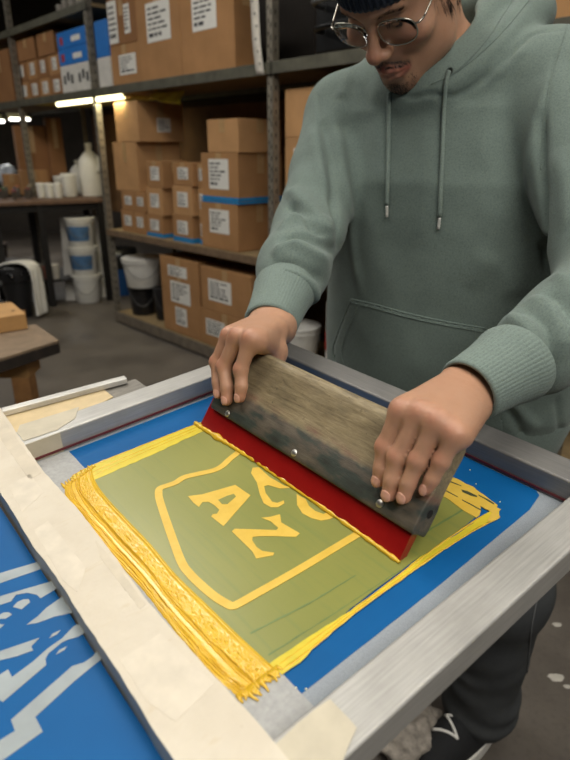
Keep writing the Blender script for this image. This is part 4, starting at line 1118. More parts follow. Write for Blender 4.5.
# ---- cardboard boxes
def card(name, c):
    t = NT(name, .82, 0, .2); f = t.noise(5, 5); g = t.noise(3, 2, vec=t.map((1, 1, 120))); sc = t.noise(24, 5, .7); c0 = lin(c)[:3]
    k = t.ramp(f, [(.3, tuple(v*.86 for v in c0)+(1,)), (.7, tuple(v*1.12 for v in c0)+(1,))])
    k = t.mix(t.ramp(sc, [(.66, 0.), (.76, .45)]), k, tuple(v*.45 for v in c0)+(1,)); t.color(k); t.bump(g, .10, .001); return t.m
CARD = card('cardboard', 'a37a52'); CARD2 = card('cardboard_dark', '8d6543'); CARD3 = card('cardboard_light', 'b58b60')
LAB = plain('shipping_label', 'dcdad4', .6, var=.04); PRN = plain('label_print', '3a3a3c', .7); CLR = plain('packing_tape', 'ad8c62', .3, var=.1); BLT = plain('blue_tape', '2a7fb8', .4)
def lab(root, face, u0, u1, v0, v1, W, D, H, seed, code=True):
    """label on face 'f' (aisle side) or 'e' (near end); u,v fractions"""
    r = random.Random(seed)
    def q(u, v, o): return ((W*(1-u), o, H*v) if face == 'f' else (-o, -D*u, H*v))
    def slab(a, b, c, d, o, h):
        P = [q(a, c, o), q(b, c, o), q(b, d, o), q(a, d, o), q(a, c, o+h), q(b, c, o+h), q(b, d, o+h), q(a, d, o+h)]
        return P, [(0, 1, 2, 3), (4, 7, 6, 5), (0, 4, 5, 1), (1, 5, 6, 2), (2, 6, 7, 3), (3, 7, 4, 0)]
    m = MB(); m.add(*slab(u0, u1, v0, v1, .0005, .0012)); L = m.build('label', LAB, root)
    p = MB(); du, dv = u1-u0, v1-v0
    rows = 6
    for i in range(rows):
        vv = v0+dv*(.88-.13*i); n = r.randint(2, 4); u = u0+du*.08
        for _ in range(n):
            wd = du*r.uniform(.10, .28)
            if u+wd > u1-du*.06: break
            p.add(*slab(u, u+wd, vv-dv*(.055 if i < 5 else .10), vv, .0018, .0004)); u += wd+du*.05
    if p.v: p.build('label_print', PRN, L)['kind'] = 'stuff'
DBG = []
def box(label, s0, s1, t, z0, h, d, mat=None, labs=(), tape='v', group=None, blue=(), seam=True, name='cardboard_box', cat='box'):
    """box whose aisle face runs s0 (near) .. s1 (far)"""
    DBG.append((label, s0, s1, t, t+d, z0, z0+h))
    W = s1-s0; o = rempty(name, s0, t, z0, label, cat, group)
    MB().box((W/2, -d/2, h/2), (W, d, h)).build('carton', mat or CARD, o, bevel=.004)
    if tape == 'v':
        MB().box((W/2, .0006, h*.80), (.05, .0008, h*.40)).build('packing_tape', CLR, o)
        if seam: MB().box((-.0006, -d/2, h*.80), (.0008, .05, h*.40)).build('packing_tape', CLR, o)
    for b_ in blue:
        v0, v1 = b_
        m = MB(); m.box((W/2, .0012, h*(v0+v1)/2), (W*.998, .0014, h*(v1-v0))); m.box((-.0012, -d/2, h*(v0+v1)/2), (.0014, d, h*(v1-v0))); m.build('blue_tape', BLT, o)
    for i, L in enumerate(labs): lab(o, *L, W, d, h, hash(label) % 97+i if False else len(label)+i*7)
    return o
LAST = [0, 0]
def fbox(label, xl, xr, yt, yb, t, d, z0=None, smax=None, ztop=None, **kw):
    """position from where the near front edge and the far front edge stand in the photograph"""
    s0, zb = spx(xr, yb, t); s1, _ = spx(xl, yb+(0), t); _, zt = spx(xr, yt, t)
    if z0 is None: z0 = zb
    zt = max(zt, ztop) if ztop else zt
    if smax is not None: s1 = min(s1, smax)
    LAST[:] = [s0, s1]
    return box(label, s0, s1, t, z0, zt-z0, d, **kw), zt
ZUt, ZMt, ZBt = ZU+.001, ZM+.001, ZB+.001
# upper deck, near bay
g = 'big cartons on the upper deck'
s0, _ = spx(235, 62, .03); s1, _ = spx(182, 68, .03); s2, _ = spx(140, 75, .03); s3, _ = spx(113, 80, .03); S3 = s3
box('big brown carton on the upper deck beside the steel post', s0, s1-.004, .03, ZUt, .50, .17, CARD, [('f', .25, .70, .42, .80)], group=g)
box('big brown carton with square white label, middle of the upper deck', s1, s2-.004, .03, ZUt, .52, .40, CARD, [('f', .25, .80, .40, .80)], group=g)
box('scuffed carton with peeling white paper at far end of upper deck', s2, s3, .03, ZUt, .235, .38, CARD, [('f', .3, .9, .25, .75)], group=g)
box('carton stacked on the scuffed carton at far end of upper deck', s2, s3, .03, ZUt+.237, .27, .38, CARD2, [('f', .02, .35, .05, .95), ('f', .6, .8, .2, .8)], group=g)
# middle deck, near bay
g = 'cartons on the middle deck'
_, z = fbox('large carton below the blue-taped stack top, standing on the middle deck', 203, 238.5, 205, 258, .02, .34, ZMt, labs=[('f', .25, .78, .35, .86)], group=g)
_, z = fbox('large carton with blue tape round its base, on the lower labelled carton', 203, 238.5, 153, 205, .02, .34, z+.001, labs=[('f', .22, .76, .28, .88)], group=g, blue=[(0, .05), (.06, .13)])
fbox('smaller plain carton on top of the blue-taped stack', 208, 238.5, 118, 153, .02, .32, z+.001, mat=CARD3, group=g)
col = [('bottom', ), ('middle', ), ('top', )]
sm_ = None
for nm, xl, xr, ys, t in (('next to the tall stack', 148, 163.5, [(216.5, 239), (189, 216.5), (161.5, 189)], .03), ('second from the tall stack', 174, 193, [(217, 243), (187, 217), (163, 187)], .03), ('third from the tall stack', 193.5, 206, [(219, 247), (188, 219), (164, 188)], .06)):
    z = ZMt; s_far = sm_; sl = 9
    for i, (yt, yb) in enumerate(ys):
        _, z = fbox(('bottom', 'middle', 'top')[i]+' small carton in the column '+nm, xl, xr, yt, yb, t, .20, z, smax=s_far, labs=[('f', .25, .78, .3, .8)], group='small cartons on the middle deck', tape='v' if i == 2 else '', blue=[(0, .18)] if i == 0 else (), mat=(CARD, CARD3, CARD)[i])
        z += .001; sl = min(sl, LAST[0])
    sm_ = sl-.004
    if nm.startswith('next'): s_next = spx(148, 230, .03)[0]
z1 = ZMt; s_lim = None
for i, (yt, yb) in enumerate(((212.5, 233), (193, 212.5))):
    zz_ = None
    for j, (xl, xr) in enumerate(((135.5, 146), (123, 135))):
        _, z = fbox(('lower', 'upper')[i]+' small carton under the tall stack, '+('near', 'far')[j]+' side', xl, xr, yt, yb, .03, .20, z1, ztop=zz_, smax=s_lim, labs=[('f', .25, .8, .3, .75)], group='small cartons on the middle deck', tape='')
        zz_ = z; s_lim = None if j == 1 else LAST[0]+9
    z1 = z+.001
_, z = fbox('lower carton of the tall plain stack on small cartons', 117, 139.5, 142, 193, .03, .36, z1, mat=CARD3, group=g)
fbox('top carton of the tall plain stack under the lamp', 117, 139.5, 100, 142, .03, .36, z+.001, mat=CARD3, labs=[('e', .40, .70, .25, .60)], group=g)
# bottom deck, near bay
g = 'big cartons on the bottom deck'
fbox('tall carton with three white labels on the bottom deck beside black pails', 166, 201.3, 264, 345, .02, .36, ZBt, labs=[('f', .22, .72, .76, .90), ('f', .26, .78, .42, .70), ('f', .36, .66, .12, .36)], group=g)
_, z = fbox('bottom carton on the low deck half behind the hand', 203, 252, 323, 367, .02, .36, ZBt, labs=[('f', .12, .5, .3, .75)], group=g)
fbox('carton with white label stacked on the one behind the hand', 203, 252, 277, 323, .02, .36, z+.001, labs=[('f', .16, .62, .25, .75)], group=g)
# right of the near post
g = 'cartons behind the raised arm'
s0, s1 = spx(285, 150, .06)[0]-.42, spx(285, 150, .06)[0]
_, zt1 = spx(285, 205, .06); _, zt2 = spx(285, 138, .06); _, zt3 = spx(285, 90, .06)
box('bottom carton of the stack behind the raised arm', s0, s1, .06, ZMt, zt1-ZMt, .38, CARD3, group=g)
box('middle carton with white label, stack behind the raised arm', s0, s1, .06, zt1+.001, zt2-zt1, .38, CARD3, [('f', .16, .40, .35, .85)], group=g)
box('top carton of the stack behind the raised arm', s0, s1, .06, zt2+.002, zt3-zt2, .38, CARD3, group=g)
s1_, zz = spx(325, 360, .05); s0_ = s1_-.30; _, z5 = spx(328, 302, .05)
b_ = box('red and white carton on the bottom deck seen beneath the elbow', s0_, s1_, .05, ZBt, max(z5-ZBt, .2), .3, plain('white_carton', 'd3cec6', .7), group=g, tape='')
hh = max(z5-ZBt, .2); MB().box((.15, .002, hh*.55), (.30, .002, hh*.22)).build('red_print', plain('red_print', 'a32a22', .6), b_); MB().box((.255, .003, hh*.6), (.02, .002, hh*.7)).build('red_print', bpy.data.materials['red_print'], b_)
# far right corner, upper deck
s9, z9 = spx(556, 20, .1)
box('pale carton on the upper deck at the far right corner', s9-.5, s9+.02, .1, ZUt, .6, .4, CARD3, group=g)
# ---- pails
PW = plain('white_plastic', 'd7d5cf', .4, var=.04); PB = plain('black_plastic', '1d1d1f', .35); PBL = plain('blue_plastic', '1b4f8c', .45); LBL = plain('pail_label', '4a6d94', .5, var=.35, scale=12)
def pail(label, c, r, h, mat, lid=None, labelled=False, group='plastic pails', name='pail', rz=0):
    o = empty(name, c, label, 'pail', group, rz)
    MB().lathe([(r*.82, 0), (r*.84, .004), (r*.97, h*.82), (r*1.03, h*.83), (r*1.03, h*.88), (r*.98, h*.89), (r, h*.94), (r*.9, h*.94)], n=36).build('bucket', mat, o, auto=35)
    MB().lathe([(r*1.02, h*.93), (r*1.05, h*.935), (r*1.05, h*.985), (r*.98, h), (r*.9, h*.985), (.01, h*.985)], n=36).build('lid', lid or mat, o, auto=35)
    H_ = [(r*1.04*math.cos(a), r*1.04*math.sin(a), h*.85-math.sin((a+2.2)/1.6*PI if False else 0)*0) for a in np.linspace(-2.4, -.3, 20)]
    H_ = [(x*1.01, y*1.01, h*.85-.5*h*math.sin(i/19*PI)) for i, (x, y, _) in enumerate(H_)]
    MB().tube(H_, .0022, 6).build('handle', plain('wire_handle', '6d6d6b', .4, .7), o, True)
    if labelled:
        V = []; F_ = []; n = 16
        for i in range(n):
            a = -PI*.95+i/(n-1)*PI*.75
            for z, k in ((h*.22, .87), (h*.72, .955)): V.append(((r*k+.0016)*math.cos(a), (r*k+.0016)*math.sin(a), z))
        F_ = [(2*i, 2*i+2, 2*i+3, 2*i+1) for i in range(n-1)]
        mesh('label', V, F_, labelled if not isinstance(labelled, bool) else LBL, o, True)
    return o
c = onz(89, 301, 0); r = .126; hp = .250
for i, nm in enumerate(('bottom white pail of the stack of three by the leaning boards', 'middle white pail with blue label in the stack of three', 'top white pail with blue label in the stack of three')):
    pail(nm, (c[0], c[1], .001+i*hp), r, hp, PW, labelled=(i > 0), group='stacked white pails')
# black pails and white pails on the low deck
p = rk(sx(144, .13, ZBt), .13, ZBt); pail('black pail on the low deck under a white pail, nearest the aisle post', p, .105, .225, PB, group='black pails')
p2 = rk(sx(165, .16, ZBt), .16, ZBt); pail('black pail on the low deck beside the tall carton', p2, .075, .245, PB, group='black pails')
pail('white pail standing on the black pail on the low deck', p+RE*-.04+[0, 0, .227], .150, .22, PW, group='white pails on black')
pail('white pail tucked behind the tall carton on the low deck', p2-RE*.02+RR*.12+[0, 0, .247], .085, .17, PW, group='white pails on black')
s_, _ = spx(300, 350, .16); pail('white pail on the low deck behind the cuff', rk(s_, .16, ZBt), .115, .26, PW, group='white pails on black')
c = onz(117, 303, 0)
o = empty('blue_bin', (c[0]-.05, c[1]+.40, 0), 'blue plastic bin lined with black bag behind the steel post', 'bin')
MB().lathe([(.13, 0), (.135, .004), (.165, .24), (.172, .24), (.172, .26), (.16, .26)], n=32).build('bin_body', PBL, o, auto=40)
MB().lathe([(.165, .255), (.175, .262), (.172, .36), (.165, .43), (.12, .44), (.02, .43)], n=32).build('bag', PB, o, True)
# ---- boards leaning under the worktable
WB = plain('white_board', 'c9c5bd', .6, var=.06, scale=9)
for i, (x0, x1, dx, nm) in enumerate(((56, 80, 0, 'front white board leaning under the black worktable'), (60, 106, .07, 'rear white board leaning behind the stacked pails'))):
    a = onz(x0+8, 302, 0)+np.array([0, dx*1.6+.06, 0]); b_ = onz(x1, 302, 0)+np.array([0, dx*1.6+.06, 0]); ax = unit(b_-a); nn = np.array([-ax[1], ax[0], 0]); L = np.linalg.norm(b_-a)
    o = empty('white_board', a, nm, 'board', 'boards under the worktable'); up_ = unit(np.array([0, 0, 1])+nn*.16); M_ = np.stack([ax, np.cross(up_, ax), up_], 1)
    MB().box(M_@np.array([L/2, 0, .37]), (L, .018, .74), M_).build('board', WB, o, bevel=.002)
# ---- black worktable with pots
BLK = plain('black_steel', '1c1a19', .5, .3); TOPW = plain('worktable_top', '5e4636', .7, var=.3, scale=18)
zt = .90; ta, tb_ = onz(106, 199, zt), onz(0, 203, zt); tax = unit(tb_-ta); tn = np.array([tax[1], -tax[0], 0]); tL = np.linalg.norm(tb_-ta)+.25
if tn[1] < 0: tn = -tn
WT = empty('worktable', (*ta[:2], 0), 'black steel worktable with brown top crowded with white bottles', 'table', rz=math.atan2(tax[1], tax[0]))
sg = 1 if np.cross(tax, tn)[2] > 0 else -1
MB().box((tL/2, sg*.33, zt-.014), (tL, .66, .028)).build('tabletop', TOPW, WT, bevel=.003)
MB().box((tL/2, sg*.33, zt-.058), (tL-.04, .60, .055)).build('apron', BLK, WT)
for x in (.55, tL*.5+.35, .05):
    for y in (.04, .62): MB().box((x, sg*y, (zt-.03)/2), (.05, .05, zt-.03)).build('leg', BLK, WT)
MB().box((tL*.53, sg*.33, .22), (tL*.9, .56, .02)).build('lower_shelf', BLK, WT)
def tabp(x, y, back=.0): p = onz(x, y, zt+.001); return p
CAP = plain('grey_cap', '9c9b96', .5)
def bottle(label, p, r, h, kind, mat=PW, cap=None, group='white bottles on the worktable'):
    o = empty(dict(tub='plastic_tub', jug='plastic_jug', jar='ink_jar', spray='pump_bottle')[kind], p, label, dict(tub='tub', jug='jug', jar='jar', spray='bottle')[kind], group)
    if kind == 'jug':
        MB().lathe([(r*.96, 0), (r, .01), (r, h*.58), (r*.86, h*.70), (r*.45, h*.82), (r*.25, h*.86), (r*.25, h*.92)], n=28).build('body', mat, o, auto=50)
        MB().lathe([(r*.29, h*.90), (r*.29, h), (r*.2, h)], n=20).build('cap', cap or mat, o, auto=40)
        MB().tube([(r*.55, -r*.5, h*.76), (r*.95, -r*.8, h*.74), (r*1.0, -r*.8, h*.5), (r*.7, -r*.6, h*.45)], r*.10, 8).build('handle', mat, o, True)
    else:
        MB().lathe([(r*.9, 0), (r*.93, .004), (r, h*.86), (r*.95, h*.87)], n=24).build('body', mat, o, auto=45)
        MB().lathe([(r*1.06, h*.84), (r*1.06, h*.97), (r*.98, h)], n=24).build('lid', cap or mat, o, auto=45)
    return o
bottle('large white jug at the right end of the worktable', tabp(95, 196)+tn*.06, .108, .46, 'jug'); bottle('white jug with sloping shoulder beside the large jug', tabp(84, 194)+tn*.16, .082, .31, 'jug')
bottle('white jar with printed label in front of the jugs', tabp(73, 197)+tn*.10, .068, .20, 'tub')
for i, (x, nm) in enumerate(((43, 'first of three low white tubs, farthest from the jugs'), (51.5, 'middle one of three low white tubs'), (60, 'third of three low white tubs, nearest the jugs'))): bottle(nm, tabp(x, 198)+tn*.05, .037, .125, 'tub', group='low white tubs')
bottle('white pot behind the third low tub', tabp(66, 196)+tn*.22, .055, .17, 'tub')
cols = ['8a3027', '3f5a36', '8b6a3a', '7a2f3f', '35506b', 'a4623a', '4d3a33', '6b2723', '9a8c74']
for i in range(9):
    bottle(('small ink jar, %s lid, on the far end of the worktable' % ('red green ochre plum blue orange brown maroon buff'.split()[i])), tabp(3+i*4.2, 199+(i % 2))+tn*(.05+.13*(i % 3)), .0185, .08+.012*(i % 3), 'jar', plain('jar_glass', '4b4540', .3), plain('lid_%d' % i, cols[i], .5), group='small ink jars')
# cartons and odds at the back of the worktable
def wbox(label, x0, x1, yt, back, d, mat=CARD2, group='cartons at the back of the worktable', z0=None, name='cardboard_box', cat='box'):
    a = tabp(x1, 196)+tn*back; Lx = abs(x1-x0)/600*np.linalg.norm(a-CAM)*1.0; zz = z0 or zt+.001
    r_ = ray((x0+x1)/2, yt); k = (a[1])/r_[1]; z1 = CH+k*r_[2]; z1 = max(z1, zz+.06)
    o = empty(name, (a[0], a[1], zz), label, cat, group, math.atan2(tax[1], tax[0]))
    MB().box((Lx/2, sg*d/2, (z1-zz)/2), (Lx, d, z1-zz)).build('carton', mat, o, bevel=.004)
    MB().box((Lx/2, -sg*.001, (z1-zz)*.8), (.04, .001, (z1-zz)*.38)).build('packing_tape', CLR, o); return z1
wbox('tall brown carton behind the white jugs on the worktable', 66.5, 79, 118, .42, .16)
wbox('wide brown carton at the back of the worktable', 38, 64, 126, .46, .16)
wbox('low brown carton behind the white tubs on the worktable', 32, 55, 170, .22, .14, CARD)
wbox('brown carton with torn flap at the far end of worktable', 14, 27, 174, .32, .14, CARD)
a = tabp(13, 190)+tn*.2
o = empty('plastic_bag', a, 'crumpled white plastic bag standing on the far end of worktable', 'bag')
S = SDF(a+[-.16, -.16, 0.0], a+[.16, .16, .30], .01); S.ell(a+[0, 0, .13], (.10, .09, .125), k=.01)
V, Q = S.surf(); nn = vnormals(V, Q); V = V+nn*np.array([.028*MN.noise(Vector(p*22)) for p in V])[:, None]; mesh('bag', V, Q, plain('thin_white_plastic', 'b9c1ca', .35), o, True, a)
# clutter below the worktable
dk = ['2f2b29', '4a4038', '6d665d', '3a2f2a', '59554f', '7b4a3c']
for i, (x, y, r, h) in enumerate(((14, 282, .10, .20), (33, 286, .09, .24), (45, 288, .08, .16), (2, 268, .12, .26))):
    p = onz(x, y, 0)+tn*.25; pail(('dark dusty paint pot on the floor under the worktable, %s' % ('beside the near bin', 'behind the bin', 'by the inner table leg', 'at the far end')[i]), p, r, h, plain('dusty_pot_%d' % i, dk[i], .6, var=.3), group='pots under the worktable')
for i, x in enumerate((2, 12, 22, 32, 42, 50)):
    q_ = tabp(x, 202)+tn*.22; p = np.array([q_[0], q_[1], .2305]); bottle('small pot on the shelf below the worktable, %s' % ('farthest left', 'second from the far end', 'third from the far end', 'fourth from the far end', 'fifth from the far end', 'nearest the leaning boards')[i], p, .038, .11+.02*(i % 2), 'tub', plain('pot_%d' % i, ['8b867e', 'a39b8f', '5d4a45', '77716a', '8f5b4c', 'b0aaa1'][i], .5), group='pots on the lower table shelf')
# ---- waste bin with black bag, white sheet over it
c = onz(22, 316, 0)
o = empty('waste_bin', c, 'black waste bin lined with black plastic on the aisle floor', 'bin')
MB().lathe([(.085, 0), (.09, .004), (.115, .30), (.13, .31), (.138, .36), (.13, .41), (.11, .40)], n=30).build('bin_body', PB, o, auto=40)
S = SDF(c+[-.25, -.25, .22], c+[.25, .25, .50], .010); S.ell(c+[0, 0, .36], (.135, .135, .075), k=.01); V, Q = S.surf(); nn = vnormals(V, Q)
V = V+nn*np.array([.03*MN.noise(Vector(p*26)) for p in V])[:, None]; mesh('bag', V, Q, plain('bin_bag', '141416', .22), o, True, c)
o = empty('draped_sheet', c, 'white plastic sheet hanging over the side of the black bin', 'sheet')
dr = unit(np.array([1, -.25, 0])); sd = np.array([-dr[1], dr[0], 0]); V = []; F_ = []
path = [(-.14, .40), (-.06, .435), (.04, .45), (.12, .45), (.165, .43), (.185, .39), (.19, .30), (.192, .18), (.195, .07), (.196, .03)]
pth = spline([(a_, b_, 0) for a_, b_ in path], 40)
for i, (a_, b_, _) in enumerate(pth):
    for j in range(13):
        u = j/12-.5; V.append(dr*(a_+.008*math.sin(j*1.3)+.006*math.sin(i*.3+j))+sd*(u*.135)+np.array([0, 0, b_]))
F_ = [(i*13+j, i*13+j+1, (i+1)*13+j+1, (i+1)*13+j) for i in range(39) for j in range(12)]
q = mesh('plastic_sheet', V, F_, PW, o, True); md = q.modifiers.new('s', 'SOLIDIFY'); md.thickness = .01
# ---- second bay, upper deck
g = 'cartons on the far upper deck'
xs = [(14.5, 26), (26.5, 36.5), (37, 47.5), (48, 59.5)]
for i, (xl, xr) in enumerate(xs):
    for j, (yt, yb) in enumerate(((76, 99-.17*xr/1.0*.6), (56-.05*xr, 75))):
        nm = ('farthest', 'second', 'third', 'nearest')[i]
        s0, _ = spx(xr, 85, .04); s1, _ = spx(xl, 85, .04)
        if j == 0: box('lower brown carton with white label in the far row, %s of four' % nm, s0, s1-.004, .06, ZUt, .145, .30, (CARD, CARD2)[i % 2], [('f', .3, .8, .2, .8)], group=g, tape='')
        else: box('upper brown carton with white label in the far row, %s of four' % nm, s0, s1-.004, .06, ZUt+.147, .145, .30, (CARD2, CARD)[i % 2], [('f', .35, .75, .25, .85)], group=g, tape='')
for i, (xl, xr) in enumerate(((16, 34), (37, 54))):
    s0, _ = spx(xr, 45, .05); s1, _ = spx(xl, 45, .05); box('loose carton lying on the far carton row, '+('farther one', 'nearer one')[i], s0, s1, .05, ZUt+.294, .16, .26, CARD2, group=g)
s0, _ = spx(91, 70, .02); s1, _ = spx(61, 75, .02); sm = (s0+s1)/2
WC = plain('white_carton_print', 'c9c6c0', .7, var=.1, scale=14)
for i, (a_, b_) in enumerate(((s0, sm-.003), (sm, s1))):
    o = box('white carton with black print beneath the blue cartons, '+('nearer the post', 'farther from the post')[i], a_, b_, .02, ZUt, .185, .34, WC, group='white printed cartons', tape='')
    for k in range(3): MB().box(((b_-a_)*(.25+.25*k), .001, .09+.02*(k % 2)), ((b_-a_)*.14, .0015, .06)).build('black_print', PRN, o)
BLC = plain('blue_carton', '1c6fc0', .5, var=.08)
for i, z in enumerate((ZUt+.186, ZUt+.297)):
    o = box(('lower', 'upper')[i]+' bright blue carton on the white printed cartons', s0+.02, s1+.0, .02, z, .110, .34, BLC, group='blue cartons', tape='')
    W_ = s1-s0-.02
    MB().box((W_*.35, .001, .05), (W_*.30, .0015, .035)).build('white_print', LAB, o); MB().box((W_*.85, .001, .05), (W_*.10, .0015, .05)).build('red_print', bpy.data.materials['red_print'], o)
s0, _ = spx(112, 75, .02); s1, _ = spx(99, 78, .02)
s0 = max(s0, S3+.006)
box('white carton on the far deck just past the steel post', s0, s1, .02, ZUt, .185, .34, WC, group='white printed cartons', tape='')
box('blue carton on the far deck just past the steel post', s0, s1, .02, ZUt+.186, .22, .34, BLC, group='blue cartons', tape='')
for i, x in enumerate((62, 68, 75, 82, 88)):
    s_, _ = spx(x, 15, .3); bottle('pale bottle on the top deck above the blue cartons, %s' % ('farthest', 'second farthest', 'middle one', 'second nearest', 'nearest the post')[i], rk(s_, .3, 2.241), .04, .16+.02*(i % 2), 'tub', plain('dusty_bottle', '8d877e', .5), group='bottles on the top deck')
# far third bay: big brown box
s0, _ = spx(12, 80, .03); box('big brown carton cut off at the far left edge of the picture', s0, s0+.5, .03, ZUt, .42, .40, CARD2, group=g)
# ---- lamps
TUBE = NT('lamp_tube', .3); TUBE.b.inputs['Emission Color'].default_value = (1, .90, .50, 1); TUBE.b.inputs['Emission Strength'].default_value = 5; TUBE = TUBE.m
a = spx(58, 105.5, .02); b_ = spx(123, 95, .02)
o = rempty('shelf_lamp', b_[0], .02, 1.60, 'glowing fluorescent tube under the far upper deck', 'lamp')
L_ = a[0]-b_[0]
MB().tube([(0, 0, a[1]*.5+b_[1]*.5-1.60), (L_, 0, a[1]*.5+b_[1]*.5-1.60)], .016, 14).build('tube', TUBE, o, True)
MB().box((L_/2, -.03, ZU-.062-1.60), (L_+.04, .07, .02)).build('lamp_housing', plain('lamp_housing', 'd7cf9a', .5), o)
la = bpy.data.lights.new('shelf_lamp_light', 'AREA'); la.shape = 'RECTANGLE'; la.size = L_; la.size_y = .05; la.energy = 5; la.color = (1, .9, .55)
lo = bpy.data.objects.new('shelf_lamp_light', la); link(lo); lo.location = rk((a[0]+b_[0])/2, .02, a[1]*.5+b_[1]*.5-.03); lo.rotation_euler = (0, 0, ROOTZ)
# underside sheet of the deck, the lamp's yellow light put into its colour
UND = plain('lamplit_board', 'cdbb5a', .7)
MB().box(RL((BAY[3]+BAY[4])/2, .31, ZU-.032), (BAY[4]-BAY[3]-.02, .58, .008)).build('underside_board', UND, RACK)
o = rempty('yellow_sheet', spx(181, 104, .12)[0], .12, 1.5, 'crumpled yellow sheet hanging beneath the upper deck', 'sheet')
zlo = spx(181, 104, .12)[1]; sY = spx(150, 95, .12)[0]-spx(181, 104, .12)[0]
V = []; F_ = []
for i in range(13):
    u = i/12
    for j in range(6):
        v = j/5; top = ZU-.036-1.5; bot = zlo-1.5+.05*u**1.5
        V.append((sY*u, .01*math.sin(i*1.1+j)-.02*v, bot+(top-bot)*v*(.75)))
F_ = [(i*6+j, (i+1)*6+j, (i+1)*6+j+1, i*6+j+1) for i in range(12) for j in range(5)]
q = mesh('sheet_cloth', V, F_, plain('yellow_plastic', 'd9c23a', .5), o, True); md = q.modifiers.new('s', 'SOLIDIFY'); md.thickness = .006
# paper tag strip hanging on the near post
o = rempty('paper_strip', .09, -.022, 1.60, 'long white paper strip with marks taped to the steel post', 'paper')
s0, z0 = spx(262, 75, -.022); V = []; F_ = []; n = 24
zt_, zb_ = 2.2, spx(262, 75, -.022)[1]
cx0, cx1 = spx(263, 75, -.022)[0], spx(251, 0, -.022)[0]
for i in range(n):
    u = i/(n-1); z = zb_+(zt_-zb_)*u; c_ = cx0+(cx1-cx0)*u*.9-.02*math.sin(u*PI)*0; wv = .006*math.sin(u*7)
    wd = .055
    V += [(c_-.09-wd*.2, wv, z-1.6), (c_-.09+wd*.8, wv+.004, z-1.6)]
F_ = [(2*i, 2*i+1, 2*i+3, 2*i+2) for i in range(n-1)]
q = mesh('paper', V, F_, plain('white_paper', 'c9c3b8', .8), o, True); md = q.modifiers.new('s', 'SOLIDIFY'); md.thickness = .001
m = MB()
for i in range(9): m.box((cx0-.09+(cx1-cx0)*.08*i+.012+.008*(i % 3), .010, zb_-1.6+.05+.055*i), (.010, .002, .008))
m.build('marks', PRN, o)['kind'] = 'stuff'
# black machine on the upper deck right of the post
MS = plain('machine_black', '17181a', .35, .4); CHR = plain('machine_steel', '8d8f90', .3, .8)
s1, z1 = spx(291, 60, .05)
o = rempty('black_machine', s1-.80, .05, ZUt, 'black metal machine with pipe handles on the upper deck beside the post', 'machine')
MB().box((.36, -.26, .30), (.70, .40, .58)).build('casing', MS, o, bevel=.02)
for i, (zz, dd) in enumerate(((.10, .05), (.20, .07), (.32, .05), (.45, .06))):
    MB().tube(spline([(.06, -.05, zz), (.08, dd-.03, zz+.005), (.30, dd, zz+.01), (.58, dd-.01, zz+.01), (.64, -.05, zz+.01)], 30), .014, 10).build('pipe_handle', (MS, CHR)[i % 2], o, True)
for x in (.16, .40): MB().tube([(x, .02, .04), (x, .025, .5)], .011, 10).build('upright_pipe', CHR if x > .3 else MS, o, True)
# ---- left bench with a wooden block
WTAN = plain('pine_block', 'b58a55', .7, var=.15, scale=14); WDRK = plain('scorched_edge', '241c16', .8, var=.5, scale=30); WGR = plain('grey_planks', '7d6a55', .75, var=.2, scale=18)
zb = .72
P_ = [onz(59, 340, zb), onz(36, 324, zb), onz(-40, 332, zb), onz(-40, 371, zb)]
o = empty('wooden_bench', (*P_[0][:2], 0), 'heavy worn wooden bench with dark scorched edge at the left', 'bench')
poly = ccw([tuple((p-P_[0])[:2]) for p in P_])
MB().prism(poly, .010, lambda p: (p[0], p[1], zb-.010+p[2])).build('bench_top', WGR, o, bevel=.002)
MB().prism([(x*.998, y*.998) for x, y in poly], .034, lambda p: (p[0], p[1], zb-.0445+p[2])).build('bench_edge', WDRK, o, bevel=.002)
for qx, qy, nm in ((14, 392, 'leg'), (-30, 405, 'leg')):
    p = onz(qx, qy, .25)-P_[0]; MB().box((p[0], p[1]+.12, .30), (.085, .085, .60)).build('leg', plain('bench_leg', '936a3f', .8, var=.2), o, bevel=.004)
p = onz(8, 368, zb-.08)-P_[0]; MB().box((p[0]-.09, p[1]+.06, zb-.085), (.30, .10, .07)).build('cross_rail', WTAN, o, bevel=.004)
Q_ = [onz(28, 328.5, zb+.002), onz(14, 316, zb+.002), onz(-40, 322, zb+.002), onz(-40, 340, zb+.002)]
o = empty('wooden_block', (*Q_[0][:2], zb+.001), 'pale wooden block resting on the scorched bench', 'block')
MB().prism(ccw([tuple((p-Q_[0])[:2]) for p in Q_]), .055, lambda p: p).build('block', WTAN, o, bevel=.003)
MB().lathe([(.006, 0), (.006, .0006)], (unit(Q_[2]-Q_[0])*.05)*[1, 1, 0]+[-.01, .02, .0553], 12).build('bolt_hole', HOLE, o)
# roll of tape on the floor under the frame
c = onz(408, 746, .0)
o = empty('grey_rag', (*c[:2], 0), 'crumpled mottled grey rag on the floor beside the shoe', 'rag')
S = SDF(c+[-.16, -.16, -.01], c+[.16, .16, .16], .008); S.ell(c+[0, 0, .045], (.095, .08, .05), k=.01); V, Q = S.surf(); nn = vnormals(V, Q)
V = V+nn*np.array([.022*MN.noise(Vector(p*24))+.01*MN.noise(Vector(p*60)) for p in V])[:, None]; V[:, 2] = np.maximum(V[:, 2], .001)
mesh('rag_cloth', V, Q, plain('mottled_rag', '8d857b', .9, var=.35, scale=60), o, True, (*c[:2], 0))
